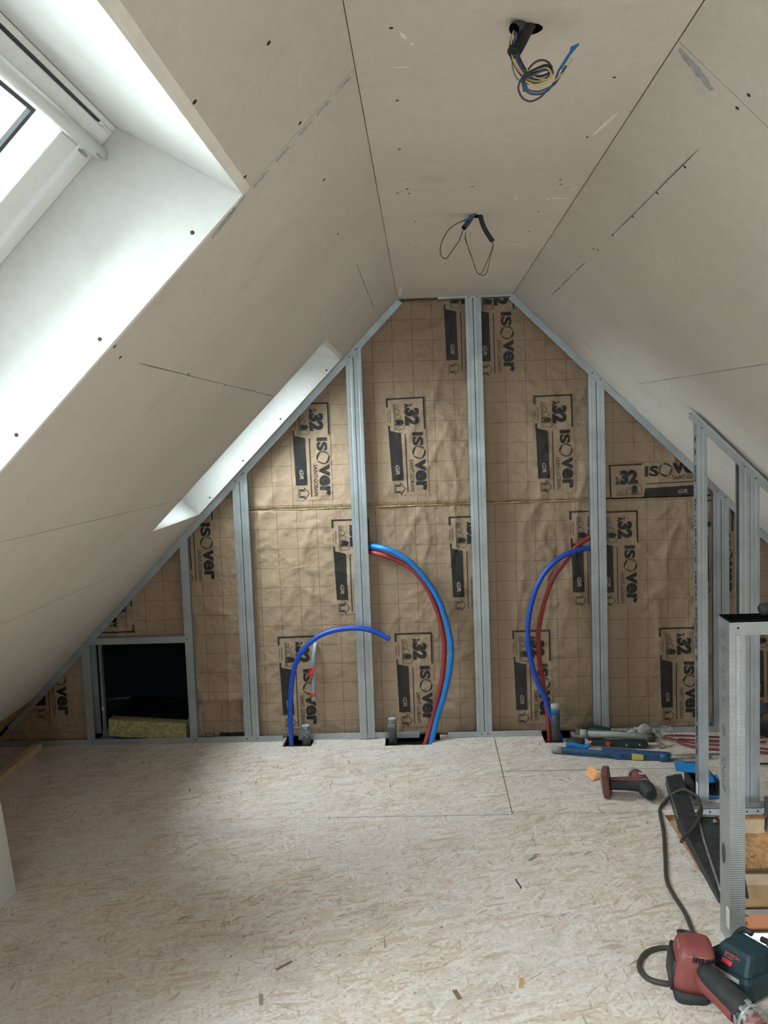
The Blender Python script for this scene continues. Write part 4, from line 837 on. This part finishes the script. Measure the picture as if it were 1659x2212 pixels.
m = M(); m.prism([(1.075, 4.29, .05), (1.105, 4.28, .05), (1.11, 4.28, .026), (1.13, 4.27, -.0+.006), (1.095, 4.27, .004), (1.09, 4.285, .026)], (.004, .022, 0)); m.prism([(1.072, 4.30, .085), (1.086, 4.30, .090), (1.128, 4.285, .034), (1.114, 4.285, .030)], (.004, .016, 0)); m.prism([(1.055, 4.31, .070), (1.064, 4.31, .074), (1.105, 4.30, .034), (1.096, 4.30, .030)], (.0, .010, 0)); m.build('head', WORN, t, bevel=.002)
t = pile('level_case', (.76, 4.3, .02), 'dark green plastic tool body under the grey hammer handle')
m = M(); m.prism([(.78, 4.312, .004), (1.03, 4.268, .004), (1.05, 4.266, .012), (1.045, 4.266, .030), (1.02, 4.268, .036), (.79, 4.312, .032)], (.004, .035, 0)); m.build('body', TGRN, t, bevel=.005)
m = M(); m.obox((.858, 4.294, .022), (.020, .012, .018), rot(0, .2, -.15)); m.obox((.866, 4.291, .012), (.007, .008, .02), rot(0, -.4, 0)); m.build('red_clip', REDSW, t, bevel=.002)
for p, q in (((.945, 4.282, .018), (.946, 4.278, .018)), ((1.005, 4.271, .022), (1.006, 4.267, .022))): M().rod(p, q, .004).build('rivet', SILV, t)
t = pile('work_glove', (.71, 4.36, 0), 'black crumpled glove at the left end of the tool pile')
m = M(); n = 14
m.loft([[(.665+.085*k/6+.006*math.cos(i*2*math.pi/n), 4.345-.02*k/6+(.008+.024*math.sin(math.pi*(.15+.7*k/6)))*math.cos(i*2*math.pi/n), .022+(.004+.017*math.sin(math.pi*(.15+.7*k/6)))*math.sin(i*2*math.pi/n)) for i in range(n)] for k in range(7)]); m.build('glove', BLACKR, t)
t = pile('folded_saw', (.77, 4.42, .03), 'dark green bladed tool lying at the back of the pile against the stud')
m = M(); m.prism([(.765, 4.44, .050), (.80, 4.44, .052), (.91, 4.43, .040), (.93, 4.43, .034), (.92, 4.43, .048), (.875, 4.435, .058), (.78, 4.445, .072)], (.0, .012, 0)); m.build('blade', TGRN, t, bevel=.002)
m = M(); m.tube([(.765, 4.432, .048), (.92, 4.42, .036), (.96, 4.41, .030)], .006, 8); m.tube([(.78, 4.41, .012), (.93, 4.40, .024), (.98, 4.395, .020)], .010, 8); m.build('handle', BLACKP, t)
t = pile('pliers', (.93, 4.41, .02), 'worn steel pliers at the back of the pile, handles to the right')
m = M(); m.prism([(.90, 4.405, .040), (.93, 4.40, .046), (.99, 4.395, .026), (.985, 4.395, .018), (.93, 4.402, .030)], (0, .012, 0)); m.tube([(.93, 4.41, .038), (1.0, 4.40, .030), (1.06, 4.39, .02)], .006, 8); m.tube([(.90, 4.415, .05), (.97, 4.41, .048), (1.0, 4.405, .040)], .008, 8); m.build('jaws', WORN, t, bevel=.001)
t = pile('work_cloth', (1.03, 4.38, .02), 'crumpled pale grey cloth with a blue patch on the tool pile')
def lump(c, sz, seed, mat, name, par, nu=16, nv=10):
    m = M(); R = []
    for j in range(nv+1):
        a = -math.pi/2+math.pi*j/nv; ring = []
        for i in range(nu):
            b = 2*math.pi*i/nu; d = Vector((math.cos(a)*math.cos(b), math.cos(a)*math.sin(b), math.sin(a))); q = 1+.45*noise.noise(d*1.6+Vector((seed, 0, 0)))+.2*noise.noise(d*4+Vector((0, seed, 0)))
            z = c[2]+d.z*sz[2]*q; ring.append((c[0]+d.x*sz[0]*q, c[1]+d.y*sz[1]*q, max(z, .002)))
        R.append(ring)
    m.loft(R); return m.build(name, mat, par)
lump((1.055, 4.395, .050), (.042, .03, .026), 3.3, CLOTH, 'cloth', t); lump((1.0, 4.385, .036), (.024, .022, .024), 7.1, CLOTH, 'cloth_fold', t); lump((1.03, 4.37, .030), (.013, .015, .016), 2.2, BTAPE, 'blue_patch', t)
t = pile('plastic_bag', (1.18, 4.40, 0), 'small clear plastic bag beside the red hose coil'); lump((1.175, 4.41, .036), (.045, .03, .032), 5.5, FILM, 'bag', t); lump((1.12, 4.415, .032), (.035, .02, .03), 8.8, FILM, 'bag_fold', t)
rc = thing('hose_coil', (1.3, 4.37, 0), 'flattened coil of thin red hose on the floor right of the tool pile', 'hose')
m = M()
for k in range(2): 
    z = .008+.006*(k % 2); a = .045*k
    m.tube([(1.62, 4.15+a*.8, z), (1.45, 4.20+a, z+.002), (1.30, 4.245+a, z), (1.215-.03*k, 4.30+a, z+.006), (1.21-.05*k, 4.345+a, z+.010), (1.30, 4.34+a, z+.006), (1.44, 4.33+a, z), (1.62, 4.30+a, z+.004)], .0052, 8, 0, 0, .012)
m.build('hose_loops', COIL, rc)
cc = thing('cable_coil', (1.66, 4.42, 0), 'black cable coil on the floor at right edge, against the gable', 'cable')
m = M()
for k in range(5): m.tube([(1.70+(.135-.012*k)*math.cos(a*math.pi/9), 4.40-.01*k+.012*math.sin(a), .09+.018*k*.3+(.085-.01*k)*math.sin(a*math.pi/9)) for a in range(19)], .0085, 8, 0, 0, .015)
m.build('cable_loops', BLACKR, cc)
bb = thing('steel_bar', (1.52, 4.02, 0), 'thin dark bar lying on the floor at right edge behind the partition', 'bar'); M().box((1.42, 4.035, .0005), (2.2, 4.045, .008)).build('bar', DARKM, bb)

# orange note
on = thing('paper_note', (.705, 3.93, 0), 'folded orange paper note lying beside the cordless drill', 'paper')
m = M(); m.add([(.683, 3.945, .010), (.713, 3.985, .034), (.741, 3.930, .026), (.706, 3.880, .004), (.738, 3.900, .001), (.752, 3.915, .012)], [(0, 1, 2, 3), (3, 2, 5, 4)]); m.build('paper', ORNG, on, solid=.0012)

# ------------------------------------------------------------------ cordless drill lying on its side
dr = thing('cordless_drill', (.83, 3.76, 0), 'dusty dark red cordless drill lying on its side, battery to the left', 'drill')
def rrect(cx, cy, hx, hy, n=4, r=.3):
    out = []; rr = min(hx, hy)*r
    for sx, sy, a0 in ((1, 1, 0), (-1, 1, 90), (-1, -1, 180), (1, -1, 270)):
        for k in range(n): a = math.radians(a0+90*k/(n-1)); out.append((cx+sx*(hx-rr)+rr*math.cos(a), cy+sy*(hy-rr)+rr*math.sin(a)))
    return out
BR = rot(0, -.12, -.30); bx = xform((.738, 3.725, .060), BR)
def slab(m, x0, x1, hy, hz, mi=0, r=.35): m.loft([[(x, y, z) for y, z in rrect(0, 0, hy*q, hz*q, 4, r)] for x, q in ((x0, .92), (x0+.003, 1), (x1-.003, 1), (x1, .92))], mi, False)
m = M(bx); slab(m, -.016, .012, .046, .058); m.build('battery', DKRED, dr)
m = M(bx); m.loft([[(x, y, z) for y, z in rrect(0, 0, .036*q, .047*q, 4, .3)] for x, q in ((-.0205, .93), (-.0165, 1))], 0, False); m.build('battery_face', GREYP, dr)
m = M(bx); m.box((-.0222, -.026, -.040), (-.0204, -.012, .030)); m.box((-.0222, .014, -.012), (-.0204, .022, .036)); m.build('contact_slot', DARKM, dr)
m = M(); m.tube([(.748, 3.715, .052), (.80, 3.712, .050), (.85, 3.708, .048), (.885, 3.705, .048)], lambda k: .0225-.006*math.sin(math.pi*k)*.5+.004*k, 14, 0, 0, .01); m.build('grip', BLACKR, dr)
m = M(); m.tube([(.746, 3.725, .068), (.80, 3.722, .068), (.86, 3.718, .066), (.885, 3.72, .06)], lambda k: .011+.006*k, 10, 0, 0, .012); m.build('grip_back', DKRED, dr)
hd0 = Vector((.872, 3.840, .055)); hd1 = Vector((.906, 3.615, .034)); ax = hd1-hd0
m = M(); m.tube([hd0+ax*.10, hd0+ax*.25, hd0+ax*.45, hd0+ax*.62, hd0+ax*.66], lambda k: (.028+.008*math.sin(math.pi*min(1, k*1.1))), 16, 0, 0, .012); m.build('motor_housing', DKRED, dr)
m = M(); m.tube([hd0-ax*.02, hd0+ax*.04, hd0+ax*.12], lambda k: .021+.008*k, 16); m.build('rear_cap', GREYP, dr)
m = M(); m.tube([hd0+ax*.62+Vector((0, 0, -.002)), hd0+ax*.72, hd0+ax*.84, hd0+ax*.92], lambda k: .0345-.012*k*k, 16, 0, 0, .01); m.build('nose', BLACKR, dr)
m = M(); p = hd0+ax*.22+Vector((-.026, -.006, .016)); m.rod(p, p+Vector((-.004, -.001, .002)), .007); m.build('button', BLACKP, dr)
m = M()
for k in range(3): p = hd0+ax*(.36+.03*k)+Vector((.004, 0, .0362)); m.obox(p, (.024, .004, .001), rot(0, .15, .22))
m.build('white_mark', LABW, dr); m = M()
for k in range(5): p = hd0+ax*.60+Vector((-.022+.009*k, .002*k, .028+.005*math.sin(k*.8))); m.obox(p, (.003, .005, .002), rot(0, 0, .2))
m.build('white_mark', LABW, dr)

# blue card box, torn open
bxo = thing('card_box', (1.07, 3.75, 0), 'torn blue cardboard box with a black inside, behind the stud foot', 'box')
m = M(); c0, c1, c2_, c3 = Vector((1.088, 3.668, .002)), Vector((1.19, 3.67, .002)), Vector((1.19, 3.83, .002)), Vector((1.092, 3.83, .002)); hgt = Vector((0, 0, .070))
m.add([c0, c1, c2_, c3, c0+hgt, c1+hgt, c2_+hgt, c3+hgt], [(0, 1, 2, 3), (1, 2, 6, 5), (2, 3, 7, 6), (3, 0, 4, 7)]); m.build('tray', [BLACKP], bxo, solid=.002)
m = M(); m.add([c0, c1, c1+Vector((0, 0, .012)), c0+Vector((0, 0, .020))], [(0, 1, 2, 3)]); m.build('front_wall', BOXB, bxo, solid=.002)
m = M(); m.add([c3+hgt+Vector((-.045, -.04, .004)), c2_+hgt+Vector((0, -.06, -.008)), c2_+hgt+Vector((.0, .05, .012)), c3+hgt+Vector((.02, .06, .016)), c3+hgt+Vector((-.035, .03, .012))], [(0, 1, 2, 3, 4)]); m.build('lid_flap', BOXB, bxo, solid=.002)
m = M(); m.add([c1+Vector((-.05, .05, .046)), c1+Vector((.02, .05, .050)), c1+Vector((.02, .09, .066)), c1+Vector((-.045, .09, .062))], [(0, 1, 2, 3)]); m.build('inner_flap', BOXB, bxo, solid=.002)
m = M(); m.add([c2_+hgt+Vector((-.09, .035, .0175)), c2_+hgt+Vector((.0, .03, .0135)), c2_+hgt+Vector((.0, .055, .0155)), c2_+hgt+Vector((-.09, .055, .0185))], [(0, 1, 2, 3)]); m.build('torn_card', CARD, bxo, solid=.0006)

# ------------------------------------------------------------------ black steel stand lying along the stairwell edge
sb = thing('steel_bracket', (.98, 3.3, 0), 'black folded steel bracket lying along the stairwell edge, cord looped over it', 'bracket')
A = Vector((1.048, 3.83, .022)); B = Vector((.925, 2.84, .018))
L_ = (B-A).normalized(); Cx = Vector((1, -.08, 0)).normalized()
def bp(t, c, z): q = A.lerp(B, t); return Vector((q.x+c, q.y, z))
m = M(); m.prism([bp(0, -.034, .036), bp(0, .034, .044), bp(.44, .020, .050), bp(.44, -.048, .040)], (0, 0, -.004)); m.prism([bp(0, -.034, .036), bp(.44, -.048, .040), bp(.44, -.052, .002), bp(0, -.038, .002)], (.004, 0, 0)); m.build('arm', DARKM, sb, bevel=.001)
m = M(); m.prism([bp(.43, -.046, .041), bp(.43, .02, .052), bp(.97, .012, .020), bp(1.0, -.004, .012)], (0, 0, -.004)); m.prism([bp(.43, -.046, .041), bp(1.0, -.004, .012), bp(1.0, -.008, .001), bp(.43, -.054, .002)], (.003, 0, 0)); m.build('tapered_leg', DARKM, sb, bevel=.001)
m = M(); m.prism([bp(.44, .022, .051), bp(.44, .095, .050), bp(.62, .14, .040), bp(1.0, .09, .018), bp(.97, .012, .022)], (0, 0, -.004)); m.build('plate', DARKM, sb, bevel=.001)
m = M(); m.tube([bp(.44, .024, .053), bp(.7, .010, .041), bp(.97, .006, .024)], .004, 8, 0, 0, .05); m.prism([bp(.435, .03, .054), bp(.445, .09, .054), bp(.46, .088, .053), bp(.455, .034, .053)], (0, 0, .002)); m.tube([bp(0, -.032, .038), bp(-.004, .0, .042), bp(.005, .032, .047)], .004, 8); m.tube([bp(.0, -.036, .034), bp(.44, -.050, .040)], .0015, 6); m.build('worn_edge', WORN, sb)
m = M(); q = bp(.50, .078, .050); m.rod(q, q+Vector((0, 0, .008)), .009, 6); m.rod(q, q+Vector((0, 0, .012)), .005, 10); m.build('bolt', WORN, sb)
m = M(); m.tube([(.965, SY1-.2, -.3), (1.0, SY1-.2, .02)], .006, 6) if False else None
# tool cord: along the floor, under and over the bracket
rt_ = thing('power_tool', (.72, 2.40, 0), 'dusty red corded power tool with a long black-backed handle, before the low post', 'power tool'); cr = rt_
m = M(); m.tube([(.715, 2.435, .115), (.735, 2.475, .085), (.762, 2.55, .012), (.776, 2.61, .0075), (.789, 2.767, .0075), (.784, 2.882, .0075), (.79, 2.99, .0075), (.83, 3.158, .0075), (.874, 3.345, .0075), (.897, 3.468, .0075), (.915, 3.555, .0075), (.945, 3.613, .0075), (.985, 3.645, .03), (1.03, 3.62, .062), (1.06, 3.55, .064), (1.052, 3.47, .060), (1.025, 3.38, .064), (.965, 3.27, .060), (.915, 3.21, .056), (.895, 3.185, .045)], .0068, 10, 0, 0, .012); m.build('cord', CORDM, cr)
m = M(); m.tube([(1.0, 3.36, .062), (1.03, 3.40, .075), (1.045, 3.45, .072), (1.03, 3.47, .066)], .0068, 10, 0, 0, .012); m.build('cord_knot', CORDM, cr)
c3_ = rt_
m = M(); m.tube([(.705, 2.555, .010), (.690, 2.578, .0075), (.652, 2.577, .0075), (.612, 2.553, .0075), (.583, 2.507, .0075), (.576, 2.462, .0075), (.593, 2.423, .0075), (.634, 2.405, .0075), (.674, 2.412, .0075), (.700, 2.43, .008)], .0078, 10, 0, 0, .01); m.build('cord_loop', CORDM, c3_)

# ------------------------------------------------------------------ red power tool in the corner
GRX = xform((.690, 2.390, .0), rot(0, 0, -.12) @ rot(.10, .12, 0))
def sect(z, cx, cy, hx, hy, r=.45): return [(x, y, z) for x, y in rrect(cx, cy, hx, hy, 5, r)]
m = M(GRX); m.loft([sect(.030, -.002, -.005, .050, .056), sect(.06, -.003, -.003, .053, .058), sect(.10, -.002, 0, .052, .055), sect(.130, 0, .005, .048, .050), sect(.142, .001, .008, .040, .042), sect(.147, .001, .01, .026, .028)], 0, True); m.build('motor_housing', REDTOOL, rt_)
m = M(GRX); m.loft([sect(-.004, .0, -.02, .040, .045), sect(.006, -.001, -.016, .047, .054), sect(.034, -.002, -.006, .051, .058)], 0, True); m.build('base_shell', BLACKR, rt_)
m = M(GRX); m.loft([sect(.024, -.049, .004, .010, .050), sect(.07, -.052, .006, .009, .050), sect(.105, -.050, .01, .008, .044)], 0, True); m.build('side_grille', BLACKP, rt_)
m = M(GRX)
m.loft([sect(.139, -.026, .046, .018, .010), sect(.1445, -.024, .046, .015, .008)], 0, True); m.build('rear_vent', DARKM, rt_)
m = M(GRX)
for k in range(4): m.obox((-.012+.008*k, -.0480, .129-.0008*k), (.0030, .010, .014), rot(0, .15, 0))
for k in range(5): m.obox((.022+.005*k, -.0480+.0018*k, .128), (.0022, .010, .010), rot(0, .25, 0))
m.build('vent_slot', BLACKP, rt_)
m = M(GRX); m.tube([(-.046, -.030, .128), (-.045, .00, .133), (-.040, .028, .136)], .0018, 6, 0, 0, .008); m.tube([(-.046, .02, .137), (-.040, -.035, .130), (.0, -.044, .134), (.038, -.038, .132)], .0016, 6, 0, 0, .008); m.build('scuffed_edge', simple('pink_scuff', (.50, .22, .20), .7), rt_)
h0 = Vector((.714, 2.328, .084)); h1 = Vector((.800, 2.155, .052)); hv = (h1-h0).normalized(); hu = Vector((0, 0, 1)); hr = hv.cross(hu).normalized(); hw = hr.cross(hv).normalized()
def hring(t, rx, rz, up=0., n=16): q = h0.lerp(h1, t)+hw*up; return [q+hr*(rx*math.cos(2*math.pi*i/n))+hw*(rz*math.sin(2*math.pi*i/n)) for i in range(n)]
m = M(); m.loft([hring(-.10, .028, .026, -.014), hring(.1, .034, .030, -.014), hring(.35, .031, .029, -.014), hring(.62, .035, .034, -.012), hring(.66, .034, .033, -.012)], 0, True); m.build('handle_body', REDTOOL, rt_)
m = M(); m.loft([hring(-.07, .012, .008, .018), hring(-.03, .025, .016, .013), hring(.1, .031, .022, .009), hring(.4, .032, .025, .006), hring(.70, .036, .029, .006), hring(.74, .035, .028, .006)], 0, True); m.build('handle_grip', BLACKR, rt_)
m = M(); m.loft([hring(.70, .036, .037, -.006), hring(.78, .038, .037, -.006), hring(1.0, .040, .037, -.008)], 0, True); m.build('clear_guard', FILM, rt_)
m = M(); m.loft([hring(.68, .024, .027, -.008), hring(1.0, .024, .025, -.010)], 0, True); m.build('gear_neck', REDTOOL, rt_)
m = M(); m.tube(hring(.72, .031, .035, -.005)+hring(.72, .031, .035, -.005)[:1], .004, 8); m.tube(hring(.80, .033, .036, -.005)+hring(.80, .033, .036, -.005)[:1], .004, 8); m.obox(h0.lerp(h1, .75)+hw*.032, (.012, .014, .010), rot(0, 0, .6)); m.obox(h0.lerp(h1, .77)+hw*.024+hr*.022, (.010, .014, .010), rot(.2, 0, .6)); m.build('clamp_ring', GB, rt_, bevel=.001)

# navy battery tool beside it
nb = thing('battery_charger', (.84, 2.44, 0), 'navy blue battery charger with a red switch, beside the red power tool', 'charger')
NX = xform((.840, 2.402, .0), rot(0, 0, -1.02) @ Matrix.Scale(1.12, 3))
m = M(NX); m.loft([[(x, y, z) for x, y in rrect(0, 0, hx, hy, 3, .25)] for z, hx, hy in ((.002, .058, .050), (.01, .064, .056), (.050, .064, .056), (.062, .060, .052))], 0, False); m.build('body', NAVY, nb)
m = M(NX); m.loft([[(x, y+dy, z) for x, y in rrect(0, 0, hx, hy, 3, .3)] for z, hx, hy, dy in ((.060, .056, .048, 0), (.098, .048, .040, .010), (.106, .042, .034, .012))], 0, False); m.build('upper_shell', NAVY, nb)
m = M(NX); m.loft([[(x, y, z) for x, y in rrect(-.058, -.008, hx, hy, 3, .3)] for z, hx, hy in ((.004, .014, .058), (.070, .012, .056), (.078, .009, .050))], 0, False); m.build('side_rail', BLACKP, nb)
for s_ in (-1, 1):
    m = M(NX); m.tube([(s_*.052, .028, .060), (s_*.058, .040, .085), (s_*.040, .052, .112), (s_*.012, .054, .112)], .0075, 10, 0, 0, .01); m.build('belt_lug', BLACKP, nb)
# front sloped face details in the tool's own axes
p0 = Vector((0, -.0475, .062)); p1 = Vector((0, -.0300, .098)); fu = Vector((1, 0, 0)); fv = (p1-p0).normalized(); fn = fu.cross(fv)
def face_pt(u, v, o=.0008): return p0+fu*u+fv*v+fn*o
def face_box(m, u0, v0, u1, v1, th=.002, mi=0): m.prism([face_pt(u0, v0, 0), face_pt(u1, v0, 0), face_pt(u1, v1, 0), face_pt(u0, v1, 0)], fn*th, mi)
m = M(NX); face_box(m, -.024, .006, .006, .018, .006); m.build('red_switch', REDSW, nb, bevel=.002)
m = M(NX); flat_text(m, 'BOSCH', (-.022, .027, .020, .034), face_pt(0, 0, .0009), fu, fv, 0, .03); m.build('red_lettering', REDSW, nb)
m = M(NX); flat_text(m, '18V 4.0Ah', (-.024, .0215, .002, .0245), face_pt(0, 0, .0009), fu, fv); m.build('small_lettering', SILV, nb)
m = M(NX); m.prism([(-.052, -.0576, .044), (.036, -.0576, .044), (.036, -.0576, .054), (-.052, -.0576, .054)], (0, .002, 0)); m.build('silver_strip', SILV, nb)
bh = thing('corrugated_hose', (.95, 2.5, .0), 'black corrugated hose end at right edge, beyond the navy charger', 'hose')
m = M(); m.tube([(.922, 2.385, .030), (.965, 2.39, .032), (1.05, 2.41, .036), (1.2, 2.44, .034)], .026, 14, 0, .09, .008); m.build('hose', BLACKP, bh)
bs = thing('tool_strap', (.9, 2.27, .0), 'black strap lying on the floor in the lower right corner', 'strap'); m = M(); m.prism([(.865, 2.285, .001), (.885, 2.30, .001), (.98, 2.28, .001), (.98, 2.235, .001), (.88, 2.245, .001)], (0, 0, .010)); m.build('strap', BLACKR, bs, bevel=.003)
# black foam roll on the low rail
fr = thing('foam_roll', (1.02, 2.645, .985), 'black foam tube lying on the low steel rail at right edge', 'foam'); m = M(); m.tube([(.976, 2.645, 1.006), (.985, 2.645, 1.008), (1.02, 2.648, 1.009), (1.3, 2.66, 1.009)], lambda k: .0195 if k > .02 else .013, 14, 0, 0, .008); m.build('tube', BLACKR, fr)
# grey elbow through the stair fascia
ge = thing('pipe_elbow', (1.30, 3.5, 0), 'dark grey plastic panel and pipe stub at a hole in the stairwell board, right edge', 'pipe')
m = M(); m.prism([(1.336, 3.562, .05), (1.50, 3.562, .052), (1.50, 3.562, -.060), (1.36, 3.562, -.058), (1.336, 3.562, -.02)], (0, .008, 0)); m.build('panel', PIPEG, ge, bevel=.002)
m = M(); m.tube([(1.358, 3.566, -.03), (1.352, 3.566, -.06), (1.345, 3.572, -.085), (1.342, 3.59, -.09)], .012, 12, 0, 0, .008); m.build('pipe_stub', PIPEG, ge)
m = M(); m.tube([(1.342, SY1+.0125, -.082), (1.342, SY1+.0118, -.082)], .020, 18); m.build('hole', VOID, tr)
# small offcuts and crumbs on the floor
def crumb(x, y, l, wd, mat, a, name='offcut', lab=None): 
    t = thing(name, (x, y, 0), lab, 'debris'); M().obox((x, y, .0035), (l, wd, .005), rot(0, 0, a)).build('piece', mat, t, bevel=.001); return t
crumb(.905, 3.75, .012, .02, CARD, .3, 'wood_chip', 'small brown chip on the floor between the drill and the blue box')
m = M(); m.tube([(.2775, 3.015, .002), (.281, 2.99, .002), (.288, 2.965, .002), (.287, 2.95, .002)], .0022, 6, 0, 0, .005); m.build('wire_scrap', BLACKP, None, label='short black wire scrap alone on the bare floor in the middle', cat='debris')
